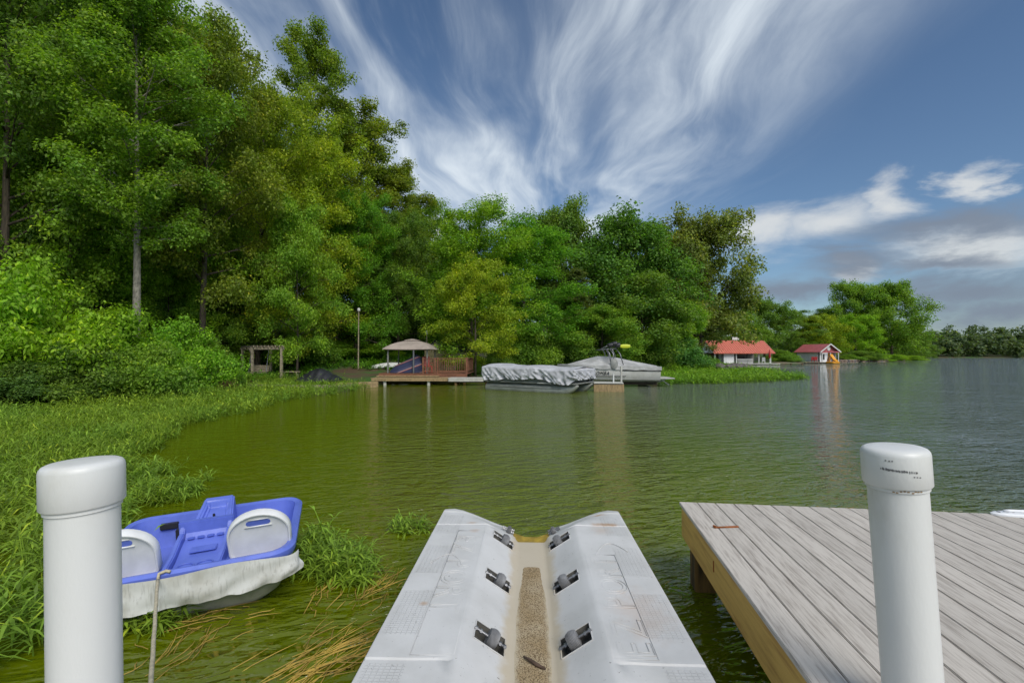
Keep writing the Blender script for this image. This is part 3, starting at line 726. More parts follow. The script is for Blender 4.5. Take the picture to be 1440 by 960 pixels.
# ------------------------------------------------------------------ white pilings
def piling(px, ytop, d, lean, label, marks):
    top = ond(px, ytop, d)
    hz = top.z + 1.6
    root = thing('piling', label, 'piling', (top.x + math.sin(lean) * hz, d, top.z - math.cos(lean) * hz), 0, 'white sleeved pilings', rot=(0, -lean, 0))
    r = 0.084
    s_ = MB(); s_.lathe([(r, 0), (r, hz - 0.11)], 48); s_.build('sleeve', PVC, root, smooth='auto')
    c = MB(); z0 = hz - 0.128; rc = 0.0965
    c.lathe([(r + 0.0015, z0), (rc - 0.003, z0), (rc, z0 + 0.004), (rc, z0 + 0.103), (rc - 0.002, z0 + 0.112), (rc - 0.007, z0 + 0.119), (rc - 0.016, z0 + 0.1235), (rc - 0.04, z0 + 0.1262), (0.004, z0 + 0.128)], 56)
    cap = c.build('cap', PVC, root, smooth='auto')
    g_ = MB(); g_.lathe([(r + 0.0008, z0 - 0.014), (r + 0.0045, z0 - 0.012), (r + 0.0045, z0 - 0.001), (r + 0.0008, z0)], 48); g_.build('seam_ring', PVC, root, smooth='auto')
    if marks:                                     # a line of worn, unreadable print round the cap
        rd = random.Random(4); pm = MB()
        for k in range(34):
            a = R(-152) + k * 0.030; zz = z0 + 0.066 - 0.0002 * k
            if rd.random() < 0.16: continue
            hgt = rd.uniform(0.004, 0.0085); w_ = rd.uniform(0.0015, 0.004)
            pm.box(((rc + 0.0004) * math.cos(a), (rc + 0.0004) * math.sin(a), zz + rd.uniform(-.001, .001)), (0.0012, w_, hgt), (0, 0, a))
        for a, zz in ((-1.75, .045), (-1.66, .044), (-1.57, .043), (-2.5, .094), (-2.4, .093), (-2.32, .0935)):
            pm.box(((rc + 0.0004) * math.cos(a), (rc + 0.0004) * math.sin(a), z0 + zz), (0.0012, 0.004, 0.0035), (0, 0, a))
        pm.build('worn_print', PRINT, root)['kind'] = 'stuff'
        rm = MB()
        for k in range(9):
            a = R(-135) + k * 0.11 + rd.uniform(-.03, .03)
            rm.box(((r + 0.005) * math.cos(a), (r + 0.005) * math.sin(a), z0 - 0.004 - rd.uniform(0, .006)), (0.0012, 0.006, 0.004), (0, 0, a))
        rm.build('rust_specks', mat('rust_speck', (0.30, 0.20, 0.11), 0.9), root)['kind'] = 'stuff'
    return root
piling(117, 646, 1.38, R(2.0), 'white plastic-sleeved piling with rounded cap in front of the pedal boat', False)
piling(1257, 626, 1.62, R(3.2), 'white plastic-sleeved piling with worn print on its cap on the grey deck', True)

# ------------------------------------------------------------------ grey composite dock on the right
DA = math.atan((803 - 720) / F); DZ = 0.61
cor = onz(955, 705, DZ)
dock = thing('dock', 'grey composite-board dock on yellow timber beside the white float', 'dock', cor, -DA)
NB, PITCHB, BW, TH, LEN = 34, 0.1455, 0.1405, 0.026, 5.2
def board_mesh(nm, ln):
    m = MB(); m.box((BW / 2, -ln / 2, -TH / 2), (BW, ln, TH)); o = m.build(nm, COMP, dock, smooth='auto', bevel=0.0035, seg=2); return o
proto_b = board_mesh('board', LEN)
pil = Matrix.Rotation(DA, 3, 'Z') @ (ond(1277, 900, 1.62) - cor)     # the piling in dock coordinates
for k in range(1, NB):
    x0 = k * PITCHB
    if abs(x0 + BW / 2 - pil.x) < 0.17:
        y1 = -pil.y - 0.125
        m = MB(); m.box((BW / 2, -y1 / 2, -TH / 2), (BW, y1, TH)); a = m.build('board', COMP, dock, smooth='auto', bevel=0.0035); a.location = (x0, 0, 0)
        y2 = -pil.y + 0.125; l2 = LEN - y2
        m = MB(); m.box((BW / 2, -y2 - l2 / 2, -TH / 2), (BW, l2, TH)); a = m.build('board', COMP, dock, smooth='auto', bevel=0.0035); a.location = (x0, 0, 0)
    else:
        inst(proto_b, dock, 'board', (x0, 0, 0))
WD = NB * PITCHB
m = MB(); m.box((0.030, -LEN / 2 - 0.02, -TH - 0.003 - 0.12), (0.04, LEN - 0.04, 0.24)); m.build('fascia', PINE, dock, smooth='auto', bevel=0.004)
m = MB(); m.box((WD / 2 + 0.03, -0.035, -TH - 0.003 - 0.12), (WD - 0.05, 0.04, 0.24)); m.build('fascia', PINE, dock, smooth='auto', bevel=0.004)
for k in range(1, 9):
    m = MB(); m.box((WD / 2, -0.055 - k * 0.55, -TH - 0.003 - 0.10), (WD - 0.12, 0.04, 0.18)); m.build('joist', GAPM, dock)
for x, y in ((0.135, -0.19), (0.135, -2.6), (2.3, -0.19), (4.4, -0.19), (2.3, -2.6), (4.4, -2.6), (0.135, -4.9)):
    m = MB(); m.box((x, y, -TH - 0.003 - 1.3), (0.155, 0.165, 2.57)); m.build('pile', PILE, dock, smooth='auto', bevel=0.006)
st = MB(); st.tube([(0.0085, -0.93, -0.09), (0.006, -0.93, -0.088), (0.006, -0.93, -0.155), (0.0085, -0.93, -0.157)], 0.003, 6); st.build('staple', RUST, dock)
# rusty strap left lying on the boards
p = onz(1021, 741.5, DZ)
br = thing('rusty_strap', 'short rusty steel strap lying across the grey dock boards', 'steel strap', (p.x, p.y, DZ), R(5))
m = MB(); m.box((0, 0, 0.005), (0.185, 0.020, 0.006)); m.build('strip', RUST, br, bevel=0.0015)
m = MB(); m.box((-0.085, 0, 0.012), (0.012, 0.03, 0.012), (0, 0, 0.2)); m.build('bent_tab', RUST, br, bevel=0.002)
# white cleat at the far edge of the dock
p = onz(1432, 724.5, DZ); CLM = mat('white_nylon', (0.74, 0.75, 0.77), 0.4, 0.08, 8)
cl = thing('dock_cleat', 'flat white cleat screwed to the far edge of the grey dock', 'cleat', (p.x, p.y, DZ + 0.001), -DA)
m = MB(); m.loft([[(0.19 * math.cos(a) * s_, 0.055 * math.sin(a) * s_, z) for a in np.linspace(0, 2 * math.pi, 28)[:-1]] for s_, z in ((1, 0), (1, 0.012), (0.9, 0.02), (0.5, 0.022))]); m.build('base_plate', CLM, cl, smooth='auto')
m = MB(); m.tube([(-0.10, 0, 0.034), (-0.06, 0, 0.032), (0.06, 0, 0.032), (0.10, 0, 0.034)], [0.007, 0.012, 0.012, 0.007], 10); m.build('horn', CLM, cl, smooth=True)
for x in (-0.135, 0.135, -0.04, 0.04):
    m = MB(); m.lathe([(0.012, 0.0215), (0.012, 0.0245), (0.002, 0.026)], 12, Matrix.Translation((x, 0, 0))); m.build('bolt', STEEL, cl)
# walkway the pictures are taken from
ww = thing('walkway', 'grey board walkway joining the float and the dock', 'dock', (-1.75, 1.27, DZ), 0)
m = MB(); m.box((1.3, -0.07, -TH / 2), (2.6, 0.1405, TH)); b0 = m.build('board', COMP, ww, bevel=0.0035)
for k in range(1, 12): inst(b0, ww, 'board', (0, -k * PITCHB, 0))
m = MB(); m.box((1.3, -0.04, -TH - 0.125), (2.56, 0.04, 0.24)); m.build('fascia', PINE, ww)
for x in (0.15, 2.45):
    for y in (-0.14, -1.55):
        m = MB(); m.box((x, y, -TH - 1.3), (0.15, 0.15, 2.57)); m.build('pile', PILE, ww)

# ------------------------------------------------------------------ jet ski float
FLOATM = bpy.data.materials.new('float_plastic'); FLOATM.use_nodes = True
t = FLOATM.node_tree; q = G(t); b = t.nodes['Principled BSDF']; b.inputs['Roughness'].default_value = 0.5
tcn = N(t, 'ShaderNodeTexCoord'); ob = tcn.outputs['Object']; s3 = N(t, 'ShaderNodeSeparateXYZ'); t.links.new(ob, s3.inputs[0])
ax = q.m('ABSOLUTE', s3.outputs[0])
nA = q.noise(ob, 9.0, 6, 0.65); nB = q.noise(ob, 46.0, 4, 0.7); nC = q.noise(ob, 2.2, 4, 0.6)
col = q.mix(q.ss(nC, 0.35, 0.7), (0.615, 0.61, 0.60), (0.52, 0.515, 0.50))
col = q.mix(q.m('MULTIPLY', q.ss(nB, 0.63, 0.72), q.ss(nA, 0.43, 0.60)), col, (0.13, 0.12, 0.10))
tan = q.m('MULTIPLY', q.ss(q.m('ADD', ax, q.m('MULTIPLY', q.m('SUBTRACT', nA, 0.5), 0.12)), 0.19, 0.125), q.ss(s3.outputs[2], -0.03, -0.10))
col = q.mix(q.m('MULTIPLY', tan, 0.62), col, (0.45, 0.35, 0.19))
def stain(x, y, rx, ry, k):
    ex = q.m('DIVIDE', q.m('SUBTRACT', s3.outputs[0], x), rx); ey = q.m('DIVIDE', q.m('SUBTRACT', s3.outputs[1], y), ry)
    dd = q.m('SQRT', q.m('ADD', q.m('MULTIPLY', ex, ex), q.m('MULTIPLY', ey, ey)))
    return q.m('MULTIPLY', q.ss(q.m('ADD', dd, q.m('MULTIPLY', q.m('SUBTRACT', nA, 0.5), 1.6)), 1.1, 0.1), k)
rust = None
for a in ((0.62, -0.42, 0.13, 0.05, 0.85), (0.60, -0.18, 0.10, 0.02, 0.7), (0.57, -0.55, 0.10, 0.12, 0.22), (-0.50, -0.42, 0.06, 0.03, 0.35), (-0.45, -0.60, 0.05, 0.05, 0.25), (0.60, -1.75, 0.2, 0.35, 0.22), (-0.62, -1.7, .03, .03, .5)):
    r_ = stain(*a); rust = r_ if rust is None else q.m('MAXIMUM', rust, r_)
col = q.mix(rust, col, (0.42, 0.20, 0.05))
alg = q.m('MULTIPLY', q.ss(s3.outputs[1], -0.46, -0.36), q.ss(q.m('ADD', ax, q.m('MULTIPLY', q.m('SUBTRACT', nA, .5), .06)), 0.165, 0.125))
alg = q.m('MULTIPLY', alg, q.ss(s3.outputs[2], -0.06, -0.10))
col = q.mix(alg, col, (0.36, 0.25, 0.03))
t.links.new(col, b.inputs['Base Color'])
bk = N(t, 'ShaderNodeTexBrick'); bk.offset = 0.0
bk.inputs['Scale'].default_value = 1.0; bk.inputs['Mortar Size'].default_value = 0.0022; bk.inputs['Mortar Smooth'].default_value = 0.4
bk.inputs['Brick Width'].default_value = 0.026; bk.inputs['Row Height'].default_value = 0.020
t.links.new(ob, bk.inputs['Vector'])
fr = q.m('FRACT', q.m('MULTIPLY', q.m('ADD', s3.outputs[1], 10.02), 1.5))
tread = q.m('MULTIPLY', q.m('MULTIPLY', q.ss(ax, 0.585, 0.59), q.ss(ax, 0.775, 0.77)), q.m('MULTIPLY', q.ss(fr, 0.04, 0.045), q.ss(fr, 0.70, 0.695)))
bh = q.m('ADD', q.m('MULTIPLY', q.m('MULTIPLY', bk.outputs['Fac'], tread), -0.0022), q.m('MULTIPLY', nB, 0.0006))
bn = N(t, 'ShaderNodeBump'); bn.inputs['Distance'].default_value = 1.0; t.links.new(bh, bn.inputs['Height']); t.links.new(bn.outputs[0], b.inputs['Normal'])
GRIT = bpy.data.materials.new('grit'); GRIT.use_nodes = True
t = GRIT.node_tree; q = G(t); b = t.nodes['Principled BSDF']; b.inputs['Roughness'].default_value = 0.9
tcn = N(t, 'ShaderNodeTexCoord'); ob = tcn.outputs['Object']
v_ = N(t, 'ShaderNodeTexVoronoi'); v_.inputs['Scale'].default_value = 150; t.links.new(ob, v_.inputs['Vector'])
n1 = q.noise(ob, 5, 5, 0.6)
c_ = q.mix(q.ss(n1, 0.3, 0.7), (0.50, 0.41, 0.27), (0.36, 0.26, 0.13)); c_ = q.mix(q.ss(v_.outputs['Distance'], 0.35, 0.75), c_, (0.16, 0.11, 0.055))
s4_ = N(t, 'ShaderNodeSeparateXYZ'); t.links.new(ob, s4_.inputs[0])
edge_ = q.ss(q.m('ADD', q.m('ABSOLUTE', s4_.outputs[0]), q.m('MULTIPLY', q.m('SUBTRACT', q.noise(ob, 14, 4, 0.6), 0.5), 0.06)), 0.065, 0.10)
c_ = q.mix(edge_, c_, (0.50, 0.43, 0.31))
t.links.new(c_, b.inputs['Base Color'])
bn = N(t, 'ShaderNodeBump'); bn.inputs['Distance'].default_value = 0.004; bn.invert = True; t.links.new(v_.outputs['Distance'], bn.inputs['Height']); t.links.new(bn.outputs[0], b.inputs['Normal'])

FA = math.atan((743 - 720) / F); FZ = 0.43
fc = onz(746.5, 712, FZ)
port = thing('jet_ski_float', 'white plastic drive-on jet ski float with gritty tan centre groove', 'jet ski float', fc, -FA)
HW = 0.80; PL = 3.0          # local y runs from 0 (far lip) to -PL
ROL = [(-0.60, 0), (-1.27, 0), (-1.90, 0), (-2.45, 0)]
WU0, WU1, WS = 0.150, 0.305, 0.078
us = sorted(set([-0.80, -0.797, -0.79, -0.775, -0.70, -0.62, -0.54, -0.46, -0.40, -0.375, -0.36, -0.345, -0.32, -WU1, -0.26, -0.225, -0.19, -WU0, -0.135, -0.122, -0.110, -0.09, -0.05] + [0.0]))
us = us + [-u for u in reversed(us[:-1])]
ss_ = [0.0, -0.006, -0.02, -0.05, -0.09, -0.135, -0.14, -0.147, -0.152, -0.22, -0.27, -0.31, -0.335, -0.35, -0.365, -0.38, -0.40, -0.42, -0.445, -0.452, -0.459, -0.466, -0.5]
for yr, _ in ROL: ss_ += [yr + WS, yr, yr - WS]
ss_ += [y for y in np.arange(-0.75, -PL, -0.12)] + [-2.178, -2.186, -2.196, -2.204, -0.56 + .01, -PL]
ss_ = sorted(set(round(float(y), 4) for y in ss_), reverse=True)
def fprof(u, y):
    a = abs(u)
    def sm(x, lo, hi):
        x = min(1, max(0, (x - lo) / (hi - lo))); return x * x * (3 - 2 * x)
    cr = 0.36 + 0.36 * sm(y, -0.50, 0.0)
    z = -0.006 * sm(a, 0.36, 0.60) if a > cr else -0.145 * (1 - sm(a, 0.085, cr + .01) * 0.55 - 0.45 * min(1, max(0, (a - 0.11) / (cr - 0.11))))
    if a <= 0.110: z = -0.145
    if a > 0.785: z -= 0.018 * ((a - 0.785) / 0.015) ** 2
    z -= 0.075 * max(0, 1 + y / 0.10) ** 2 * (0.45 + 0.55 * sm(-a, -0.4, -0.1))      # rolled far lip
    z -= 0.035 * sm(y, -0.42, -0.02) * (1 - sm(a, 0.25, 0.7))
    if y > -0.47:                                                                # mouth of the groove
        w = 0.135 + 0.04 * sm(y, -0.42, 0.0)
        if a < w: z -= 0.15 * sm(y, -0.465, -0.33) * sm(w - a, 0.0, 0.05)
    for yy in (-0.1435, -0.4555):
        if abs(y - yy) < 0.0045 and a > 0.30: z -= 0.006
    if abs(y + 2.191) < 0.007 and a > 0.38 : z -= 0.007
    return z
def in_well(u0, u1, y0, y1):
    um, ym = (u0 + u1) / 2, (y0 + y1) / 2
    return WU0 < abs(um) < WU1 and any(abs(ym - yr) < WS for yr, _ in ROL)
V = []; Fs = []; nu = len(us)
for y in ss_:
    for u in us: V.append((u, y, fprof(u, y)))
for j in range(len(ss_) - 1):
    for i in range(nu - 1):
        if not in_well(us[i], us[i + 1], ss_[j], ss_[j + 1]): Fs.append((j * nu + i, (j + 1) * nu + i, (j + 1) * nu + i + 1, j * nu + i + 1))
def skirt(idx):
    base = len(V)
    for i in idx: x, y, z = V[i]; V.append((x * (1.0 if abs(x) < HW - .001 else 1.012), y + (0.012 if y > -0.001 else 0), min(z - 0.02, -0.06)))
    b2 = len(V)
    for i in idx: x, y, z = V[i]; V.append((x * 0.985, y - (0.05 if y > -0.001 else 0), -0.60))
    for k in range(len(idx) - 1):
        Fs.append((idx[k], idx[k + 1], base + k + 1, base + k)); Fs.append((base + k, base + k + 1, b2 + k + 1, b2 + k))
skirt([j * nu for j in range(len(ss_))]); skirt([j * nu + nu - 1 for j in range(len(ss_))]); skirt(list(range(nu))); skirt([(len(ss_) - 1) * nu + i for i in range(nu)])
m = MB(); m.add(V, Fs); hull = m.build('hull', FLOATM, port, smooth='auto')
# gritty strip in the groove
m = MB(); rd = random.Random(8); ng = 60
for k in range(ng + 1):
    y = -0.92 - (PL - 0.93) * k / ng
    w = 0.100 * (0.60 + 0.40 * min(1, k / 16)) + 0.003 * math.sin(k * 0.7) + rd.uniform(-.003, .003)
    for u in (-1, -0.5, 0, 0.5, 1): m.v.append((u * w, y, -0.1435 + (0.002 if abs(u) < 1 else -0.002)))
for k in range(ng):
    for i in range(4): m.f.append((k * 5 + i, (k + 1) * 5 + i, (k + 1) * 5 + i + 1, k * 5 + i + 1))
m.build('grit_strip', GRIT, port, smooth=True)
def tilt_frame(u, y):
    z0, z1 = fprof(math.copysign(WU0, u), y), fprof(math.copysign(WU1, u), y)
    a = math.atan2(z1 - z0, WU1 - WU0) * (1 if u > 0 else -1)
    return (z0 + z1) / 2, a
def roller(u, y, well=True, s=1.0):
    z, a = tilt_frame(u, y); Mx = Matrix.Translation((u, y, z)) @ Matrix.Rotation(-a, 4, 'Y')
    par = port
    if well:
        w = MB(); hx, hy, dp = (WU1 - WU0) / 2 / math.cos(a) + .001, WS + .001, -0.075
        c8 = [Mx @ Vector((x * hx, yy * hy, zz)) for zz in (-0.001, dp) for x, yy in ((-1, -1), (1, -1), (1, 1), (-1, 1))]
        w.add(c8, [(0, 1, 5, 4), (1, 2, 6, 5), (2, 3, 7, 6), (3, 0, 4, 7), (4, 5, 6, 7)])
        par = w.build('roller_well', WELL, port, fix=False)
        rim = MB()
        for (ax_, ay, bx_, by) in ((-1, -1, 1, -1), (1, -1, 1, 1), (1, 1, -1, 1), (-1, 1, -1, -1)):
            rim.bar(Mx @ Vector((ax_ * hx, ay * hy, 0.001)), Mx @ Vector((bx_ * hx, by * hy, 0.001)), 0.007, 0.005)
        rim.build('well_rim', FLOATM, par, bevel=0.0015)
    ax_ = MB(); ax_.tube([Mx @ Vector((-0.098 * s, 0, 0.004)), Mx @ Vector((-0.085 * s, 0, 0.004)), Mx @ Vector((0.085 * s, 0, 0.004)), Mx @ Vector((0.098 * s, 0, 0.004))], [0.006, 0.008, 0.008, 0.006], 10)
    for e in (-0.088, -0.06, 0.06, 0.088): ax_.tube([Mx @ Vector(((e - 0.006) * s, 0, 0.004)), Mx @ Vector(((e + 0.006) * s, 0, 0.004))], 0.0125, 6)
    ax_.build('axle', STEEL, par, smooth='auto')
    wl = MB(); sgn = -1 if u > 0 else 1
    Rm = Mx @ Matrix.Translation((sgn * 0.012 * s, 0, 0.004)) @ Matrix.Rotation(math.pi / 2, 4, 'Y')
    prof = []
    for k in range(9):
        f = k / 8; rr = 0.050 * s * (0.84 + 0.16 * math.sin(math.pi * f)); z_ = (-0.027 + 0.054 * f) * s
        prof += [(rr, z_), (rr - 0.004, z_ + 0.002)]
    wl.lathe([(0.02, prof[0][1])] + prof + [(0.02, prof[-1][1])], 26, Rm); wl.build('roller', RUBBER, par, smooth='auto')
for yr, _ in ROL:
    for sgn in (-1, 1): roller(sgn * 0.225, yr)
for sgn in (-1, 1):
    for yr in (-0.20, -0.345): roller(sgn * 0.20, yr, False, 0.55)
# raised letters down both sides
for sx, y0 in ((1, -2.15), (-1, -0.70)):
    for ch, adv in zip('EZPORT', (0.0, 0.16, 0.42, 0.58, 0.78, 0.95)):
        Mt = Matrix.Translation((0.578 if sx > 0 else -0.578, y0 + sx * adv, -0.0025)) @ Matrix.Rotation(sx * math.pi / 2, 4, 'Z')
        text_mesh('raised_letter', ch, 0.25, FLOATM, port, Mt, outline=0.0022)
YCH = mat('yellow_chock', (0.42, 0.29, 0.035), 0.8, 0.5, 9.0, bump=0.004)
m = MB(); m.loft([[(-0.135, y, -0.30), (0.135, y, -0.30), (0.15, y, z + 0.03), (0.05, y, z), (-0.05, y, z), (-0.15, y, z + 0.03)] for y, z in ((-0.43, -0.170), (-0.36, -0.158), (-0.30, -0.162), (-0.27, -0.20))]); m.build('bow_chock', YCH, port, smooth='auto')
for sx in (-1, 1):
    fr_ = MB()
    x0, x1, y0, y1 = 0.375 * sx, 0.585 * sx, -2.16, -1.02 if sx > 0 else -0.6
    fr_.tube([(x0, y0, -0.0015), (x1, y0, -0.0035), (x1, y1, -0.0035), (x0, y1, -0.0015), (x0, y0, -0.0015)], 0.0018, 5)
    for k in range(2):                                       # wave emblem past the lettering
        fr_.tube([((0.42 + 0.27 * f) * sx, (-1.02 if sx > 0 else -1.25) + (0.30 + 0.05 * k) * math.sin(f * 2.6) * (1 - 0.12 * k) - 0.1, -0.003) for f in np.linspace(0, 1, 14)], 0.0022, 5)
    fr_.build('raised_emblem', FLOATM, port, smooth=True)
tw = MB(); tp = onz(752, 934, FZ - 0.142)
tw.tube([(-0.055, 0.05, 0.010), (-0.02, 0.012, 0.014), (0.012, -0.018, 0.011), (0.05, -0.045, 0.010)], [0.004, 0.009, 0.010, 0.005], 7)
tw.tube([(-0.02, 0.012, 0.014), (-0.045, 0.02, 0.022)], [0.005, 0.002], 5)
o = tw.build('twig', TWIG, smooth=True); o.location = tp; tag(o, 'short dark twig lying in the gritty groove of the float', 'twig')

# ------------------------------------------------------------------ pedal boat
BLUE = mat('blue_plastic', (0.13, 0.185, 0.62), 0.36, 0.0, 4.0, col2=(0.10, 0.15, 0.52), bump=0.001, bscale=30)
SEATW = mat('seat_white', (0.78, 0.78, 0.77), 0.4, 0.1, 4.0, col2=(0.68, 0.68, 0.67))
HULLW = mat('hull_offwhite', (0.50, 0.49, 0.44), 0.5, 0.3, 5.0)
BLACKP = mat('black_plastic', (0.02, 0.02, 0.022), 0.5)
DRAPE = bpy.data.materials.new('white_vinyl'); DRAPE.use_nodes = True
t = DRAPE.node_tree; q = G(t); b = t.nodes['Principled BSDF']; b.inputs['Roughness'].default_value = 0.7
ob = N(t, 'ShaderNodeTexCoord').outputs['Object']
n1 = q.noise(q.vmul(ob, (60, 60, 3)), 1.0, 3, 0.6); n2 = q.noise(ob, 5, 4, 0.6)
t.links.new(q.mix(q.m('MULTIPLY', q.ss(n1, 0.5, 0.75), 0.55), q.mix(q.ss(n2, .35, .7), (0.60, 0.60, 0.57), (0.45, 0.44, 0.39)), (0.27, 0.26, 0.23)), b.inputs['Base Color'])
pb_l, pb_r = Vector((-2.78, 3.28, 0)), Vector((-1.80, 3.72, 0))
yaw = math.atan2(pb_r.y - pb_l.y, pb_r.x - pb_l.x)
boat = thing('pedal_boat', 'small blue two-seat pedal boat with white seats and draped white side', 'pedal boat', (-2.42, 3.80, 0.065), 0, rot=(R(5), R(-3.0), R(20.5))); boat.scale = (0.88, 0.88, 0.95)
BXW, BYL = 0.76, 0.62      # half width (left-right), half depth (near-far)
def rrect(hx, hy, r, n=7):
    o = []
    for cx_, cy2, a0 in ((hx - r, hy - r, 0), (-hx + r, hy - r, 90), (-hx + r, -hy + r, 180), (hx - r, -hy + r, 270)):
        for k in range(n): a = R(a0 + 90 * k / (n - 1)); o.append((cx_ + r * math.cos(a), cy2 + r * math.sin(a)))
    return o
def ring(hx, hy, r, z): return [(x, y, z) for x, y in rrect(hx, hy, r)]
m = MB(); m.loft([ring(0.45, 0.40, 0.15, -0.12), ring(0.62, 0.53, 0.16, 0.02), ring(0.72, 0.60, 0.17, 0.20), ring(0.745, 0.612, 0.18, 0.31)], cap=False); m.build('hull', HULLW, boat, smooth='auto')
m = MB(); m.loft([ring(0.75, 0.617, 0.18, 0.30), ring(0.765, 0.63, 0.19, 0.33), ring(0.765, 0.63, 0.19, 0.365), ring(0.74, 0.605, 0.17, 0.385), ring(0.70, 0.565, 0.15, 0.375), ring(0.665, 0.53, 0.14, 0.20), ring(0.64, 0.50, 0.12, 0.12)], cap=False)
k = len(m.v); m.f.append(tuple(range(k - 28, k))); tub = m.build('tub', BLUE, boat, smooth='auto')
# near shelf that carries the seats
m = MB(); m.box((0, -0.33, 0.20), (1.34, 0.40, 0.15)); m.build('seat_shelf', BLUE, boat, smooth='auto', bevel=0.03, seg=3)
# far hump with its recess
def hump(y0, y1, w0, w1, z0, z1, zb, nm, rec=True):
    h = MB()
    bot = [(-w0, y0, zb), (w0, y0, zb), (w1, y1, zb), (-w1, y1, zb)]; top = [(-w0 * .86, y0 + 0.03, z0), (w0 * .86, y0 + 0.03, z0), (w1 * .86, y1 - 0.02, z1), (-w1 * .86, y1 - 0.02, z1)]
    if rec:
        ins = [Vector(p_).lerp(sum((Vector(x) for x in top), Vector()) / 4, 0.30) for p_ in top]
        low = [p_ + Vector((0, 0, -0.05)) for p_ in ins]; low = [p_.lerp(sum(low, Vector()) / 4, 0.12) for p_ in low]
        h.add(bot + top + [tuple(x) for x in ins] + [tuple(x) for x in low], [(3, 2, 1, 0), (0, 1, 5, 4), (1, 2, 6, 5), (2, 3, 7, 6), (3, 0, 4, 7)] + [(4 + i, 4 + (i + 1) % 4, 8 + (i + 1) % 4, 8 + i) for i in range(4)] + [(8 + i, 8 + (i + 1) % 4, 12 + (i + 1) % 4, 12 + i) for i in range(4)] + [(12, 13, 14, 15)])
    else: h.add(bot + top, [(3, 2, 1, 0), (0, 1, 5, 4), (1, 2, 6, 5), (2, 3, 7, 6), (3, 0, 4, 7), (4, 5, 6, 7)])
    return h.build(nm, BLUE, boat, smooth='auto', bevel=0.014, seg=3)
hump(0.10, 0.60, 0.20, 0.15, 0.36, 0.50, 0.12, 'front_console')
m = MB(); m.box((0.0, 0.30, 0.405), (0.02, 0.02, 0.06)); m.build('steering_lever', BLACKP, boat, bevel=0.004)
# near console: sloping tray between the seats
tr = MB(); yA, yB = -0.56, 0.06
prof_in = [(-0.56, 0.285), (-0.30, 0.30), (-0.10, 0.345), (0.0, 0.36), (0.05, 0.42)]
for sx in (-1, 1):
    tr.loft([[(sx * (0.17 + 0.0 * y), y, 0.16), (sx * 0.215, y, 0.16), (sx * 0.205, y, z + 0.055), (sx * 0.165, y, z + 0.055)] for y, z in prof_in])
tr.loft([[(-0.17, y, 0.16), (0.17, y, 0.16), (0.17, y, z), (-0.17, y, z)] for y, z in prof_in])
tr.box((0, 0.055, 0.33), (0.43, 0.05, 0.32)); con = tr.build('centre_console', BLUE, boat, smooth='auto', bevel=0.008, seg=2)
m = MB()
for i in range(4): m.box((-0.11 + i * 0.075, -0.03, 0.372), (0.055, 0.03, 0.016))
m.box((0.02, -0.19, 0.335), (0.20, 0.10, 0.012)); m.build('tray_rib', BLUE, con, smooth='auto', bevel=0.005)
m = MB()
for sx, r_ in ((-1, 0.06), (1, 0.06)):
    m.tube([(sx * 0.07 + r_ * math.cos(a), -0.40 + r_ * 0.9 * math.sin(a), 0.302) for a in np.linspace(0, 6.283, 20)], 0.006, 6)
m.build('cup_ring', BLUE, con, smooth=True)
def seat(cx_):
    root_m = Matrix.Translation((cx_, -0.38, 0.275)) @ Matrix.Rotation(R(14), 4, 'X') @ Matrix.Scale(1.16, 4, (0, 0, 1)) @ Matrix.Scale(1.08, 4, (1, 0, 0))
    def outline(s):
        pts = []
        for a in np.linspace(0, math.pi, 17): pts.append((0.225 * s * math.cos(a) * (1 if abs(math.cos(a)) < .99 else 1), 0.185 + 0.165 * s * math.sin(a)))
        return [(0.20 * s, 0.012 + (1 - s) * .1), (0.222 * s, 0.05 + (1 - s) * .1)] + pts + [(-0.222 * s, 0.05 + (1 - s) * .1), (-0.20 * s, 0.012 + (1 - s) * .1)]
    Mz = root_m @ Matrix.Rotation(math.pi / 2, 4, 'X')
    P3 = lambda s, z: [tuple(Mz @ Vector((x, y, z))) for x, y in outline(s)]
    h = MB(); h.loft([P3(0.97, -0.05), P3(1.0, -0.04), P3(1.0, 0.02), P3(0.97, 0.034), P3(0.93, 0.034), P3(0.89, 0.016), P3(0.5, 0.012)])
    so_ = h.build('seat', SEATW, boat, smooth='auto')
    s2 = MB(); s2.loft([[tuple(Mz @ Vector((x * 0.085, 0.275 + y * 0.021, z))) for x, y in [(math.copysign(abs(math.cos(a)) ** .5, math.cos(a)), math.copysign(abs(math.sin(a)) ** .7, math.sin(a))) for a in np.linspace(0, 6.283, 21)[:-1]]] for z in (0.011, 0.0165)])
    s2.build('handle_slot', BLUE, so_)
    s3_ = MB(); s3_.tube([tuple(Mz @ Vector((x, 0.250, 0.018))) for x in (-0.095, 0.095)], 0.006, 8); s3_.tube([tuple(Mz @ Vector((x, 0.302, 0.018))) for x in (-0.07, 0.07)], 0.005, 8); s3_.build('slot_lip', SEATW, so_, smooth=True)
    s4 = MB(); s4.box(tuple(Mz @ Vector((0, 0.012, 0.03))), (0.035, 0.03, 0.02)); s4.build('hinge', BLACKP, so_, bevel=0.003)
seat(-0.47); seat(0.49)
m = MB(); m.box((-0.43, 0.535, 0.30), (0.15, 0.05, 0.05)); m.box((-0.34, 0.47, 0.22), (0.03, 0.10, 0.14)); m.build('pedal_block', BLACKP, boat, bevel=0.006)
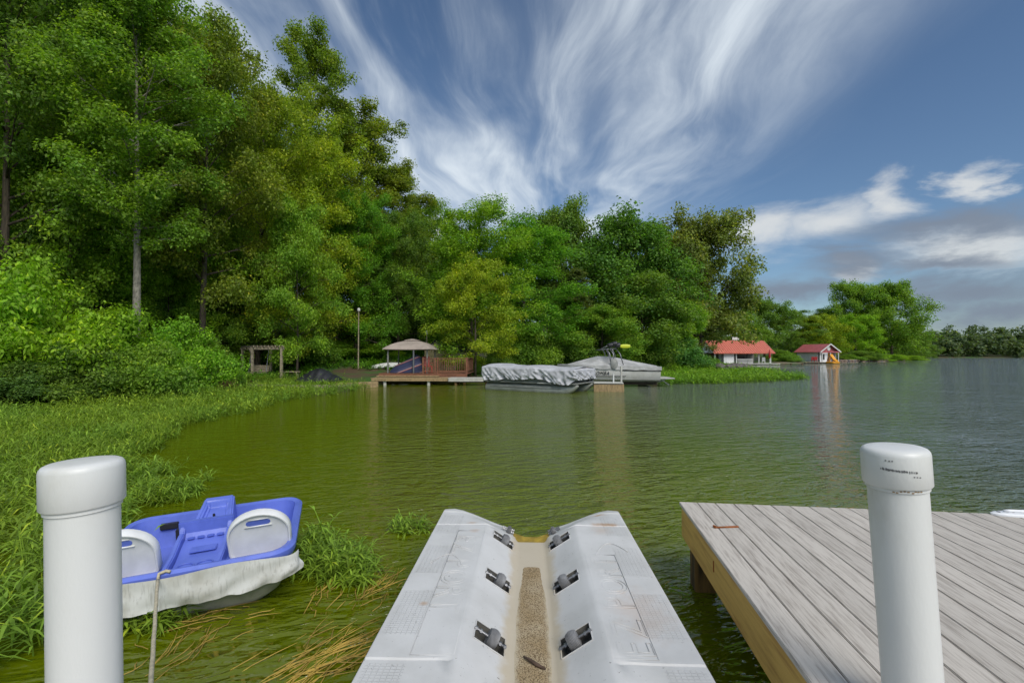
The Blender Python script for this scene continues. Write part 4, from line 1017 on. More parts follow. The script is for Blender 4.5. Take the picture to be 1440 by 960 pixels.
# draped white side with folds
m = MB(); nx_, nz_ = 96, 16
path = []
for i in range(nx_ + 1):
    f = i / nx_
    if f < 0.88: path.append((-0.80 + 1.50 * f / 0.88, -0.645, 0.0, -1.0))
    else:
        a = (f - 0.88) / 0.12 * R(80); path.append((0.70 + 0.09 * math.sin(a), -0.555 - 0.09 * math.cos(a), math.sin(a), -math.cos(a)))
for i, (x, y, nx2, ny2) in enumerate(path):
    f = i / nx_
    for j in range(nz_ + 1):
        h = j / nz_
        fold = 0.012 * h * math.sin(f * 31 + 3 * math.sin(h * 2.2 + f * 5)) + 0.010 * math.sin(h * 9 + f * 7 + 2 * math.sin(f * 9)) * h + 0.006 * math.sin(f * 77 + h * 6) * h
        o_ = 0.004 + 0.03 * h + fold
        top = 0.362 + 0.010 * math.sin(f * 12); hem = 0.10 + 0.10 * f + 0.022 * math.sin(f * 6 + 1)
        m.v.append((x + nx2 * o_, y + ny2 * o_, top + (hem - top) * h))
for i in range(nx_):
    for j in range(nz_): a = i * (nz_ + 1) + j; m.f.append((a, a + nz_ + 1, a + nz_ + 2, a + 1))
m.build('side_drape', DRAPE, boat, smooth=True)
m = MB(); m.tube([(-0.17, -0.672, 0.360), (-0.17, -0.64, 0.388), (-0.13, -0.62, 0.392), (-0.10, -0.63, 0.385)], 0.011, 8); m.build('rope_knot', ROPE, boat, smooth=True)
a = Matrix.LocRotScale(boat.location, boat.rotation_euler, boat.scale) @ Vector((-0.17, -0.675, 0.362)); b_ = Vector((-1.0, 1.30, 0.60)); m = MB()
m.tube([a.lerp(b_, f) + Vector((0.001 * math.sin(f * 40), 0, -0.02 * math.sin(math.pi * f))) for f in np.linspace(0, 1, 30)], 0.0095, 8)
o = m.build('mooring_rope', ROPE, smooth=True); tag(o, 'taut tan mooring rope running from the pedal boat to the walkway', 'rope')
# ------------------------------------------------------------------ mid-distance materials
COVER = mat('silver_cover', (0.52, 0.52, 0.55), 0.6, 0.25, 2.5, bump=0.01, bscale=5)
COVER2 = mat('grey_cover', (0.47, 0.465, 0.45), 0.7, 0.3, 1.6, bump=0.012, bscale=4)
ALU = mat('pontoon_aluminium', (0.42, 0.43, 0.39), 0.42, 0.35, 2.0, (1, 3, 3), metal=0.2)
FENCE = mat('fence_grey', (0.23, 0.235, 0.215), 0.5, 0.3, 4)
GEL = mat('white_gelcoat', (0.56, 0.55, 0.52), 0.3, 0.15, 2, col2=(0.47, 0.46, 0.42))
CREAM = mat('cream_gelcoat', (0.50, 0.46, 0.37), 0.35, 0.2, 2)
BLK = mat('black_metal', (0.022, 0.022, 0.026), 0.45)
YEL = mat('yellow_board', (0.55, 0.60, 0.03), 0.45)
WOODG = mat('weathered_wood', (0.36, 0.30, 0.21), 0.85, 0.45, 5, (1, 1, 3), 0.004, 12)
WOODT = mat('tan_wood', (0.40, 0.28, 0.14), 0.8, 0.4, 5, (3, 1, 1), 0.004, 12)
WOODR = mat('red_stained_wood', (0.23, 0.095, 0.05), 0.8, 0.4, 5, (1, 1, 2), 0.004, 12)
WOODP = mat('pale_plank', (0.52, 0.51, 0.46), 0.8, 0.2, 5)
POSTW = mat('white_post', (0.62, 0.62, 0.60), 0.5)
CANVAS = mat('beige_canvas', (0.37, 0.305, 0.26), 0.85, 0.2, 2.0)
TARP = mat('black_tarp', (0.016, 0.017, 0.021), 0.5, 0.4, 5, bump=0.012, bscale=6)
SIDING = mat('tan_siding', (0.44, 0.37, 0.20), 0.8, 0.2, 4)
SHINGLE = mat('dark_shingle', (0.045, 0.05, 0.065), 0.85, 0.3, 8)
WWALL = mat('white_wall', (0.78, 0.78, 0.79), 0.7, 0.12, 3)
RROOF = mat('red_metal_roof', (0.64, 0.17, 0.10), 0.5, 0.0, 2.0, (3, 0.5, 0.5), col2=(0.42, 0.075, 0.05))
SEAM = mat('red_metal_seam', (0.62, 0.24, 0.18), 0.5)
PROOF = mat('pink_metal_roof', (0.42, 0.105, 0.11), 0.5, 0.2, 2.0)
REDP = mat('red_paint', (0.42, 0.03, 0.03), 0.5)
ORANGE = mat('orange_plastic', (0.72, 0.31, 0.015), 0.4)
DARKW = mat('dark_interior', (0.03, 0.03, 0.03), 0.8)
STONE = mat('grey_stone', (0.17, 0.15, 0.14), 0.9, 0.5, 3, bump=0.02, bscale=8)
STONE2 = mat('brown_stone', (0.30, 0.22, 0.17), 0.9, 0.4, 3)

# ------------------------------------------------------------------ pontoon boat
pA, pB = onz(687, 547, 0), onz(812, 553.2, 0)
head = (pB - pA).normalized(); LB = (pB - pA).length
hang = math.atan2(head.y, head.x)
pon = thing('pontoon_boat', 'pontoon boat under a crumpled silver cover moored at the wooden dock', 'pontoon boat', pA, hang)
# local: x forward (stern 0 -> bow LB), y to port (away from the camera)
SEP = 1.75
for yy in (0.0, SEP):
    m = MB(); n = 16; rings = []
    for x, s_, zo in ((0, 0.96, 0), (0.02, 1, 0), (LB - 0.85, 1, 0), (LB - 0.45, 0.86, 0.05), (LB - 0.15, 0.52, 0.15), (LB + 0.05, 0.16, 0.24)):
        rings.append([(x, yy + 0.30 * s_ * math.cos(a), 0.10 + zo + 0.30 * s_ * math.sin(a)) for a in np.linspace(0, 2 * math.pi, n + 1)[:-1]])
    m.loft(rings); tube_ = m.build('pontoon', ALU, pon, smooth='auto')
    m = MB(); 
    for x in np.arange(0.6, LB - 0.6, 0.78): m.tube([(x - 0.008, yy, 0.10), (x + 0.008, yy, 0.10)], 0.307, 16)
    m.build('weld_ring', ALU, tube_, smooth='auto')
    m = MB(); m.box((LB / 2 - 0.2, yy - 0.285, 0.20), (LB - 1.0, 0.05, 0.035)); m.build('rub_strake', FENCE, tube_)
m = MB(); m.box((LB / 2 - 0.05, SEP / 2, 0.445), (LB + 0.1, 2.42, 0.07)); m.build('deck', FENCE, pon, bevel=0.01)
m = MB(); m.box((LB / 2 - 0.15, SEP / 2, 0.73), (LB - 0.35, 2.30, 0.50)); m.build('fence_panel', FENCE, pon, bevel=0.02)
m = MB(); m.box((-0.25, SEP / 2, 0.40), (0.35, 0.45, 0.75)); m.build('outboard_motor', BLK, pon, bevel=0.06, seg=3)
# cover: closed loop round the boat, top sheet sagging between bows, hem hanging in swags
m = MB(); NU = 300; NV = 22
loop = []
x0, x1, y0, y1, rr = -0.16, LB + 0.02, SEP / 2 - 1.22, SEP / 2 + 1.22, 0.22
def loop_at(f):
    W_, D_ = x1 - x0, y1 - y0; per = 2 * (W_ + D_); s_ = f * per
    if s_ < W_: return x0 + s_, y0, 0, -1
    s_ -= W_
    if s_ < D_: return x1, y0 + s_, 1, 0
    s_ -= D_
    if s_ < W_: return x1 - s_, y1, 0, 1
    return x0, y1 - (s_ - W_), -1, 0
cx_, cy2 = (x0 + x1) / 2, (y0 + y1) / 2
for i in range(NU):
    f = i / NU; x, y, nx2, ny2 = loop_at(f); fx = (x - x0) / (x1 - x0)
    ztop = 1.20 - 0.13 * fx + 0.03 * math.sin(fx * 14)
    hem = float(np.interp(fx, [0, 0.10, 0.20, 0.28, 0.38, 0.5, 0.62, 0.72, 0.80, 0.88, 0.95, 1.0], [0.50, 0.52, 0.50, 0.62, 0.56, 0.60, 0.66, 0.58, 0.45, 0.40, 0.40, 0.62]))
    for j in range(NV + 1):
        h = j / NV
        if j <= 5:                                   # top sheet, from the ridge out
            t_ = j / 5
            X_ = cx_ + (x - cx_) * (0.80 + 0.20 * t_) if abs(nx2) else x; Y_ = cy2 + (y - cy2) * t_
            if abs(nx2): X_ = cx_ + (x - cx_) * (0.90 + 0.10 * t_); Y_ = cy2 + (y - cy2) * t_
            Z_ = ztop + 0.12 * (1 - t_ ** 2) + 0.018 * math.sin(fx * 40 + t_ * 5) * t_
        else:
            t_ = (j - 5) / (NV - 5)
            per = fx * 22 + (y - y0) * 3
            nz_1 = mnoise.noise(Vector((per * 0.9 - t_ * 2.2, t_ * 0.9, 3.3))); nz_2 = mnoise.noise(Vector((per * 2.1 + t_ * 3.0, t_ * 2.0, 9.1)))
            fold = 0.17 * t_ ** 0.6 * (0.42 - abs(nz_1) * 2.0) + 0.07 * nz_2 * (0.25 + t_)
            X_ = x + nx2 * (0.03 + fold); Y_ = y + ny2 * (0.03 + 0.05 * t_ + fold); Z_ = ztop + (hem - ztop) * t_ - 0.02 * math.sin(math.pi * t_)
        m.v.append((X_, Y_, Z_))
for i in range(NU):
    i2 = (i + 1) % NU
    for j in range(NV): m.f.append((i * (NV + 1) + j, i2 * (NV + 1) + j, i2 * (NV + 1) + j + 1, i * (NV + 1) + j + 1))
m.build('cover', COVER, pon, smooth=True)
m = MB(); rd = random.Random(2)
for k in range(14): m.box((LB * 0.62 + k * 0.055, -0.358, 0.445), (0.036, 0.006, 0.045))
m.build('worn_lettering', POSTW, pon)

# ------------------------------------------------------------------ wake boat on its lift
wd = 26.3
wX = lambda px: (px - 720) / F * wd
bowx, stx = wX(786), wX(927); WL = stx - bowx
wb = thing('wake_boat', 'white wake boat under a grey tent cover with black tower, bow to the pontoon boat', 'wake boat', (bowx, wd, 0.10), R(-3))
def wring(f, kind):
    # f along from bow 0 to stern 1; returns half section (beam) stations
    bm_ = 1.12 * (1 - (1 - min(1, f / 0.45)) ** 2.2) ** 0.75 if f < 0.45 else 1.12
    bm_ = max(bm_, 0.03)
    sheer = 1.10 - 0.10 * f - 0.0 ; keel = 0.02 + 0.62 * max(0, 1 - f / 0.28) ** 2
    chz = keel + (0.20 if f > 0.2 else 0.20 + 0.2 * (0.2 - f)) ; 
    return bm_, sheer, keel, chz
rings = []
for f in (0.0, 0.03, 0.08, 0.15, 0.25, 0.38, 0.5, 0.7, 0.9, 1.0):
    bm_, sh, ke, ch = wring(f, 0); x = f * WL; ym = 1.15
    rings.append([(x, ym, ke)] + [(x, ym - bm_ * 0.84, ch), (x, ym - bm_ * 0.92, ch + 0.10), (x, ym - bm_, ch + (sh - ch) * 0.6), (x, ym - bm_ * 0.99, sh), (x, ym + bm_ * 0.99, sh), (x, ym + bm_, ch + (sh - ch) * 0.6), (x, ym + bm_ * 0.92, ch + 0.10), (x, ym + bm_ * 0.84, ch)])
m = MB(); m.loft(rings); m.build('hull', GEL, wb, smooth='auto')
def side_y(f, k): bm_, *_ = wring(f, 0); return 1.15 - bm_ * k
m = MB(); pts = [(f * WL, side_y(f, 1.0) - 0.012, 0.50 + 0.0 * f) for f in np.linspace(0.1, 0.66, 14)]; m.tube(pts, 0.02, 6)
pts = [(f * WL, side_y(f, 1.0) - 0.012, 0.86 - 0.08 * f) for f in np.linspace(0.6, 1.0, 10)]; m.tube(pts, 0.026, 6); m.build('hull_stripe', BLK, wb)
m = MB(); pts = [(f * WL, side_y(f, 0.93) - 0.01, wring(f, 0)[3] + 0.12 - 0.05 * f) for f in np.linspace(0.2, 1.0, 14)]; m.tube(pts, 0.02, 6); m.build('chine_line', FENCE, wb)
# tent cover
m = MB(); NFX, NS = 60, 22
ridge = lambda f: float(np.interp(f, [0, 0.05, 0.2, 0.40, 0.52, 0.60, 0.8, 0.95, 1.0], [0.98, 1.06, 1.30, 1.60, 1.58, 1.52, 1.28, 1.12, 1.06]))
for i in range(NFX + 1):
    f = -0.005 + 1.012 * i / NFX; ff = min(1, max(0, f)); bm_, sh, ke, ch = wring(ff, 0); bm_ = bm_ * 1.02 + 0.02
    zr = ridge(ff)
    for j in range(NS + 1):
        s_ = -1 + 2 * j / NS; a = abs(s_)
        hem = 0.94 - 0.13 * ff + 0.02 * math.sin(ff * 40)
        if a < 0.8:
            t_ = a / 0.8; z = zr + (sh + 0.05 - zr) * t_ ** 1.15 - 0.05 * math.sin(math.pi * t_) * (0.4 + math.sin(ff * 17) ** 2); y = 1.15 + math.copysign(bm_ * t_, s_)
        else:
            t_ = (a - 0.8) / 0.2; z = sh + 0.05 + (hem - sh - 0.05) * t_; y = 1.15 + math.copysign(bm_ + 0.02 + 0.016 * t_ * math.sin(ff * 70), s_)
        m.v.append((f * WL, y, z))
for i in range(NFX):
    for j in range(NS): a = i * (NS + 1) + j; m.f.append((a, a + NS + 1, a + NS + 2, a + 1))
base = 0
m.f.append(tuple(NFX * (NS + 1) + j for j in range(NS + 1)))
m.build('cover', COVER2, wb, smooth='auto')
tl = Matrix.Translation((WL * 0.285, side_y(0.38, 1.0) - 0.02, 0.58)) @ Matrix.Rotation(R(90), 4, 'X')
text_mesh('lettering', 'MOOMBA', 0.25, BLK, wb, tl, extrude=0.012, shear=0.35, spacing=1.12).scale = (1, 1, 1)
# tower
m = MB(); tx = WL * 0.54
for yy in (0.10, 2.20):
    for dx_ in (-0.14, 0.06):
        m.tube([(tx + dx_, yy, 1.12), (tx + dx_ - 0.05, yy + (0.12 if yy < 1 else -0.12), 1.75), (tx + dx_ - 0.22, yy + (0.3 if yy < 1 else -0.3), 2.02)], 0.032, 8)
    m.tube([(tx + 0.55, yy, 1.12), (tx + 0.40, yy + (0.12 if yy < 1 else -0.12), 1.7), (tx + 0.20, yy + (0.3 if yy < 1 else -0.3), 2.02)], 0.028, 8)
m.tube([(tx - 0.22, 0.40, 2.02), (tx - 0.22, 1.90, 2.02)], 0.034, 8); m.tube([(tx + 0.20, 0.40, 2.02), (tx + 0.20, 1.90, 2.02)], 0.034, 8)
m.tube([(tx - 0.75, 0.40, 1.96), (tx + 0.2, 0.40, 2.04)], 0.03, 8); m.tube([(tx - 0.75, 1.90, 1.96), (tx + 0.2, 1.90, 2.04)], 0.03, 8); m.tube([(tx - 0.75, 0.40, 1.96), (tx - 0.75, 1.90, 1.96)], 0.03, 8)
m.tube([(tx - 0.75, 0.40, 1.97), (tx + 0.05, 0.42, 2.32)], 0.024, 8)
tow = m.build('tower', STEEL, wb, smooth=True)
m = MB()
for dx_ in (-0.12, 0.12, 0.3):
    for yy in (0.35, 0.75): m.lathe([(0.05, -0.14), (0.11, -0.10), (0.13, 0.06), (0.12, 0.12), (0.03, 0.13)], 14, Matrix.Translation((tx + dx_, yy, 2.22 + (0.08 if dx_ == 0.12 else 0))) @ Matrix.Rotation(R(80), 4, 'Y'))
m.build('tower_speaker', BLK, wb, smooth='auto')
m = MB(); m.loft([[(tx + 0.42 + 0.55 * f, 0.30 + 0.03 * c_, 2.16 + 0.11 * s_ * (1 - 0.35 * abs(2 * f - 1) ** 3)) for c_, s_ in [(math.cos(a), math.sin(a)) for a in np.linspace(0, 6.283, 13)[:-1]]] for f in np.linspace(0, 1, 9)]); m.build('yellow_bag', YEL, wb, smooth='auto')
m = MB(); m.lathe([(0.03, -0.03), (0.19, -0.02), (0.21, 0.03), (0.05, 0.09)], 18, Matrix.Translation((tx + 0.02, 0.0, 1.18)) @ Matrix.Rotation(R(80), 4, 'X') @ Matrix.Scale(1.4, 4, (0, 1, 0))); m.build('cover_pocket', FENCE, wb, smooth='auto')
m = MB(); m.box((WL + 0.42, 1.15, 0.36), (0.82, 1.9, 0.06)); m.build('swim_platform', GEL, wb, bevel=0.02, smooth='auto')
m = MB(); m.bar((WL, 0.6, 0.14), (WL + 0.5, 0.6, 0.34), 0.05); m.bar((WL, 1.7, 0.14), (WL + 0.5, 1.7, 0.34), 0.05); m.bar((WL + 0.1, 0.4, 0.30), (WL + 0.55, 0.4, 0.0), 0.04); m.build('platform_bracket', STEEL, wb)
m = MB(); m.box((WL + 0.012, 0.32, 0.70), (0.03, 0.22, 0.16)); m.build('stern_light', BLK, wb, bevel=0.01)
lift = thing('boat_lift', 'low dark steel lift cradle under the wake boat', 'boat lift', (bowx, wd, 0), R(-3))
m = MB()
for x in (WL * 0.40, WL * 0.88): m.bar((x, -0.15, -0.02), (x, 2.45, -0.02), 0.12, 0.16)
m.build('cross_beam', BLK, lift)
m = MB()
for yy in (0.55, 1.75): m.bar((WL * 0.3, yy, 0.17), (WL * 0.98, yy, 0.17), 0.12, 0.16)
m.build('bunk', GAPM, lift)
m = MB()
for x in (WL * 0.40, WL * 0.88):
    for yy in (-0.15, 2.45): m.box((x, yy, -0.75), (0.12, 0.12, 1.6))
m.build('lift_leg', BLK, lift)

# ------------------------------------------------------------------ wooden finger pier between the boats
c0 = onz(833, 549.5, 0); c1 = onz(874, 553, 0)
pier = thing('finger_pier', 'short tan plank pier between the pontoon boat and the wake boat', 'pier', (3.98, 22.9, 0), R(-10))
PW, PD, PH = 1.42, 1.1, 0.43
for k in range(8):
    m = MB(); m.box((PW / 2, 0.07 + k * 0.138, PH - 0.02), (PW, 0.130, 0.04)); m.build('plank', WOODP, pier, bevel=0.004)
for k in range(11):
    m = MB(); m.box((0.066 + k * 0.129, -0.02, PH / 2 - 0.06), (0.123, 0.03, PH - 0.04)); m.build('fascia_board', WOODT, pier, bevel=0.004)
for k in range(8):
    m = MB(); m.box((PW + 0.005, 0.07 + k * 0.138, PH / 2 - 0.06), (0.03, 0.130, PH - 0.04)); m.build('fascia_board', WOODT, pier, bevel=0.004)
for x, y in ((0.1, 0.1), (PW - 0.1, 0.1), (0.1, PD - 0.1), (PW - 0.1, PD - 0.1)):
    m = MB(); m.box((x, y, -0.8), (0.1, 0.1, 2.3)); m.build('pile', WOODG, pier)
m = MB(); m.tube([(0.95, 0.25, PH), (0.95, 0.25, PH + 0.42)], 0.04, 10); m.build('mooring_post', POSTW, pier, smooth='auto')
m = MB(); m.tube([(1.36, 0.9, PH), (1.36, 0.9, PH + 0.78)], 0.05, 10); m.build('mooring_post', WOODP, pier, smooth='auto')

# ------------------------------------------------------------------ shore dock with steps, deck, railing
sd_ = thing('shore_dock', 'long low wooden dock edging the bank below the beige canopy', 'dock', (-8.3, 27.6, 0), R(-2.2))
DL = 6.9
k = 0; x = 0.0
while x < DL:
    m = MB(); m.box((x + 0.068, 0.62, 0.40), (0.13, 1.25, 0.035)); m.build('plank', WOODP if x > 4.5 else WOODT, sd_); x += 0.138
m = MB(); m.box((2.3, -0.02, 0.31), (4.5, 0.04, 0.13)); m.build('fascia', WOODT, sd_)
m = MB(); m.box((5.75, -0.02, 0.30), (2.3, 0.04, 0.15)); m.build('fascia', WOODP, sd_)
for x in (0.8, 3.4, 5.0, 6.8):
    m = MB(); m.tube([(x, 0.15, -2.0), (x, 0.15, 0.36)], 0.10, 10); m.build('pile', WOODP if x < 4 else PILE, sd_, smooth='auto')
    m = MB(); m.tube([(x, 1.1, -2.0), (x, 1.1, 0.36)], 0.10, 10); m.build('pile', PILE, sd_, smooth='auto')
m = MB(); m.bar((0.2, 0.3, 0.22), (6.8, 0.3, 0.22), 0.06, 0.16); m.bar((0.2, 1.0, 0.22), (6.8, 1.0, 0.22), 0.06, 0.16); m.build('stringer', GAPM, sd_)
dk = thing('canopy_deck', 'red-brown timber deck on the bank carrying the beige canopy', 'deck', (-8.25, 29.1, 0), R(-2))
y = 0.0; DW, DD_, DH = 5.5, 3.6, 0.62
while y < DD_:
    m = MB(); m.box((DW / 2, y + 0.07, DH - 0.02), (DW, 0.134, 0.04)); m.build('plank', WOODR, dk); y += 0.142
m = MB(); m.box((DW / 2, -0.015, DH - 0.14), (DW, 0.03, 0.19)); m.build('fascia', WOODR, dk)
m = MB(); m.box((1.9, -0.24, 0.48), (3.8, 0.40, 0.05)); m.build('step', WOODT, dk)
for x in (0.2, 2.7, 5.3):
    for y in (0.2, 3.3):
        m = MB(); m.box((x, y, 0.18), (0.14, 0.14, 0.78)); m.build('post', PILE, dk)
rl = thing('deck_railing', 'red-brown balustrade along the end of the canopy deck', 'railing', (-8.25, 29.1, DH), R(-2))
def run(a, b_, n, h=0.92):
    a, b_ = Vector(a), Vector(b_)
    m = MB(); m.bar(a + Vector((0, 0, h)), b_ + Vector((0, 0, h)), 0.10, 0.045); m.build('handrail', WOODR, rl)
    m = MB(); m.bar(a + Vector((0, 0, 0.13)), b_ + Vector((0, 0, 0.13)), 0.05, 0.07); m.build('bottom_rail', WOODR, rl)
    for k in range(1, n):
        p_ = a.lerp(b_, k / n); m = MB(); m.box((p_.x, p_.y, h / 2 + 0.06), (0.035, 0.035, h - 0.16)); m.build('baluster', WOODR, rl)
    for p_ in (a, b_):
        m = MB(); m.box((p_.x, p_.y, (h + 0.06) / 2), (0.095, 0.095, h + 0.06)); m.build('rail_post', WOODR, rl)
run((2.75, 0.08, 0), (3.5, 0.08, 0), 6); run((3.6, 0.35, 0), (5.4, 0.35, 0), 13); run((5.42, 0.5, 0), (5.42, 3.4, 0), 15)
# canopy
cn = thing('canopy', 'beige vented garden canopy on slim posts over the deck', 'canopy', (-8.1, 29.3, DH), R(-2))
CW, CD = 3.05, 3.0
m = MB(); n = 24; rings = []
for t_, z in ((0, 1.50), (0.0, 1.54), (0.15, 1.69), (0.3, 1.81), (0.5, 1.94), (0.75, 2.04), (0.92, 2.07)):
    hw_, hd_ = CW / 2 * (1 - t_ * 0.92), CD / 2 * (1 - t_ * 0.92); r_ = []
    for k in range(n):
        s_ = k / n * 4; e = int(s_); f = s_ - e; sag = -0.03 * math.sin(math.pi * f) * (1 - t_)
        c4 = [(-1, -1), (1, -1), (1, 1), (-1, 1)]; a = c4[e]; b2 = c4[(e + 1) % 4]
        r_.append((CW / 2 + hw_ * (a[0] + (b2[0] - a[0]) * f), CD / 2 + hd_ * (a[1] + (b2[1] - a[1]) * f), z + sag))
    rings.append(r_)
m.loft(rings, cap=False); m.build('canopy_top', CANVAS, cn, smooth='auto')
m = MB(); m.loft([[(CW / 2 + x * s_, CD / 2 + y * s_, z) for x, y in ((-.42, -.40), (.42, -.40), (.42, .40), (-.42, .40))] for s_, z in ((1, 2.08), (1, 2.11), (0.15, 2.19))]); m.build('vent_cap', CANVAS, cn)
for x, y in ((0.28, 0.28), (1.95, 0.12), (CW - 0.28, 0.28), (0.28, CD - 0.28), (CW - 0.28, CD - 0.28)):
    m = MB(); m.box((x, y, 0.76), (0.085, 0.085, 1.52)); m.build('post', FENCE if x != 1.95 else STEEL, cn, bevel=0.008)
m = MB()
for a, b_ in (((0.2, 0.2, 1.5), (2.85, 0.2, 1.5)), ((0.2, 2.8, 1.5), (2.85, 2.8, 1.5)), ((0.2, 0.2, 1.5), (0.2, 2.8, 1.5)), ((2.85, 0.2, 1.5), (2.85, 2.8, 1.5))): m.bar(a, b_, 0.05)
m.build('frame', FENCE, cn)
# covered jet ski under a striped blanket
BLANK = bpy.data.materials.new('striped_cover'); BLANK.use_nodes = True
t = BLANK.node_tree; q = G(t); b = t.nodes['Principled BSDF']; b.inputs['Roughness'].default_value = 0.85
s3 = N(t, 'ShaderNodeSeparateXYZ'); t.links.new(N(t, 'ShaderNodeTexCoord').outputs['Object'], s3.inputs[0])
w = q.m('FRACT', q.m('MULTIPLY', q.m('ADD', q.m('MULTIPLY', s3.outputs[2], 1.0), q.m('MULTIPLY', s3.outputs[0], -0.38)), 1.9))
c_ = q.mix(q.ss(w, 0.60, 0.62), (0.022, 0.028, 0.07), (0.20, 0.03, 0.04)); c_ = q.mix(q.ss(w, 0.66, 0.68), c_, (0.32, 0.20, 0.17)); c_ = q.mix(q.ss(w, 0.76, 0.78), c_, (0.05, 0.05, 0.10))
t.links.new(c_, b.inputs['Base Color'])
js = thing('covered_jet_ski', 'jet ski under a dark blue and red striped cover beneath the canopy', 'jet ski', (-7.65, 29.9, DH), R(3))
m = MB(); rings = []
for f in np.linspace(0, 1, 14):
    zt = float(np.interp(f, [0, 0.12, 0.5, 0.8, 0.93, 1], [0.18, 0.45, 0.82, 1.22, 1.02, 0.3])); w_ = float(np.interp(f, [0, 0.3, 0.7, 1], [0.30, 0.5, 0.48, 0.22]))
    rings.append([(f * 2.0 - 0.05, w_ * c2 * (1 + 0.06 * math.sin(f * 30)), z_) for c2, z_ in ((-1.05, 0.02), (-1, zt * 0.45), (-0.55, zt * 0.85), (0, zt), (0.55, zt * 0.85), (1, zt * 0.45), (1.05, 0.02))])
m.loft(rings); m.build('cover', BLANK, js, smooth='auto')
m = MB(); m.box((1.0, 0, 0.01), (1.9, 0.5, 0.05)); m.build('cradle', BLK, js)
def chair(loc, rz, m_, label, group=None):
    t_ = thing('garden_chair', label, 'chair', loc, rz, group)
    m = MB(); m.box((0, 0, 0.40), (0.50, 0.48, 0.05)); m.build('seat', m_, t_)
    m = MB(); m.box((0, 0.26, 0.72), (0.50, 0.05, 0.62), (-0.22, 0, 0)); m.build('backrest', m_, t_)
    for sx in (-1, 1):
        for sy in (-1, 1): m = MB(); m.box((sx * 0.22, sy * 0.20, 0.19), (0.05, 0.05, 0.38)); m.build('leg', m_, t_)
        m = MB(); m.box((sx * 0.27, 0, 0.60), (0.07, 0.50, 0.03)); m.build('armrest', m_, t_)
chair((-5.5, 30.6, DH + 0.002), R(30), REDP, 'red garden chair under the beige canopy by the railing')
chair((-6.2, 31.3, DH + 0.002), R(-20), FENCE, 'grey garden chair beside the striped jet ski cover')
# shed
sx0 = ond(599, 530, 35.2); shd = thing('shed', 'small tan shed with dark shingle roof behind the canopy', 'shed', (sx0.x, 34.6, gz1(sx0.x + 1.2, 35.5) - 0.1), R(-14))
SW, SDp, SH_ = 1.75, 2.0, 1.75
m = MB(); m.box((SW / 2, SDp / 2, SH_ / 2), (SW, SDp, SH_)); m.prism([(0, SH_), (SW, SH_), (SW / 2, SH_ + 0.62)], SDp, Matrix(((1, 0, 0, 0), (0, 0, 1, 0), (0, 1, 0, 0), (0, 0, 0, 1)))); m.build('wall', SIDING, shd)
for k in range(9): m = MB(); m.box((0.05 + k * 0.205, -0.006, SH_ / 2), (0.03, 0.014, SH_)); m.build('siding_batten', SIDING, shd)
for sgn in (0, 1):
    m = MB(); a = math.atan2(0.62, SW / 2); c_ = (SW * (0.25 if sgn == 0 else 0.75), SDp / 2, SH_ + 0.31 + 0.045); m.box(c_, (SW / 2 / math.cos(a) + 0.16, SDp + 0.25, 0.05), (0, -a if sgn == 0 else a, 0)); m.build('roof_slope', SHINGLE, shd)
dm = MB(); dm.box((SW * 0.55, -0.02, 0.85), (0.75, 0.03, 1.6)); dr = dm.build('door', SIDING, shd); m = MB(); m.box((SW * 0.55 - 0.3, -0.045, 0.9), (0.03, 0.03, 0.10)); m.build('handle', BLK, dr)
sh2 = thing('shed', 'pale tan second shed half hidden behind the leaning yellow-green tree', 'shed', (-4.6, 35.6, gz1(-3.6, 36) - 0.1), R(-4))
m = MB(); m.box((1.3, 0.8, 0.85), (2.6, 1.6, 1.7)); m.build('wall', mat('pale_siding', (0.40, 0.36, 0.28), 0.8, 0.2, 4), sh2)
m = MB(); m.box((1.3, 0.8, 1.78), (2.8, 1.8, 0.07), (0.10, 0, 0)); m.build('roof_slope', SHINGLE, sh2)
m = MB(); m.box((1.75, -0.012, 1.0), (0.5, 0.03, 0.6)); wv = m.build('window', WWALL, sh2); m = MB(); m.box((1.75, -0.03, 1.0), (0.4, 0.02, 0.5)); m.build('pane', DARKW, wv)
# upturned white rowing boat on the slope
p = ond(548, 509, 36.5); rb = MB(); rings = []
for f in np.linspace(0, 1, 13):
    w_ = 0.42 * math.sin(math.pi * (0.05 + 0.9 * f)) ** 0.6; h_ = 0.36 * math.sin(math.pi * (0.06 + 0.88 * f)) ** 0.5
    rings.append([(-1.4 + 2.8 * f, w_ * math.cos(a), h_ * math.sin(a)) for a in np.linspace(0, math.pi, 9)])
rb.loft(rings); zz = gz1(p.x, 36.5)
o = rb.build('upturned_boat', POSTW, smooth='auto'); o.location = (p.x, 36.5, zz + 0.12); o.rotation_euler = (0, R(-3), R(4)); tag(o, 'white upturned dinghy on the green slope behind the canopy', 'dinghy')
# lamp posts
def lamp_post(px, d, ytop, label):
    x = (px - 720) / F * d; z0 = gz1(x, d); h = CAMZ + (HOR - ytop) / F * d - z0
    t_ = thing('lamp_post', label, 'lamp post', (x, d, z0), 0)
    m = MB(); m.tube([(0, 0, -0.3), (0, 0, h)], [0.055, 0.04], 8); m.build('pole', WOODG, t_, smooth='auto')
    m = MB(); m.lathe([(0.05, h), (0.11, h + 0.05), (0.12, h + 0.2), (0.05, h + 0.28)], 12); m.build('lamp_head', POSTW, t_, smooth='auto')
lamp_post(504, 36.0, 438, 'thin pale lamp post on the slope left of the canopy')
lamp_post(600, 34.2, 470, 'short pale pole between the canopy and the shed')

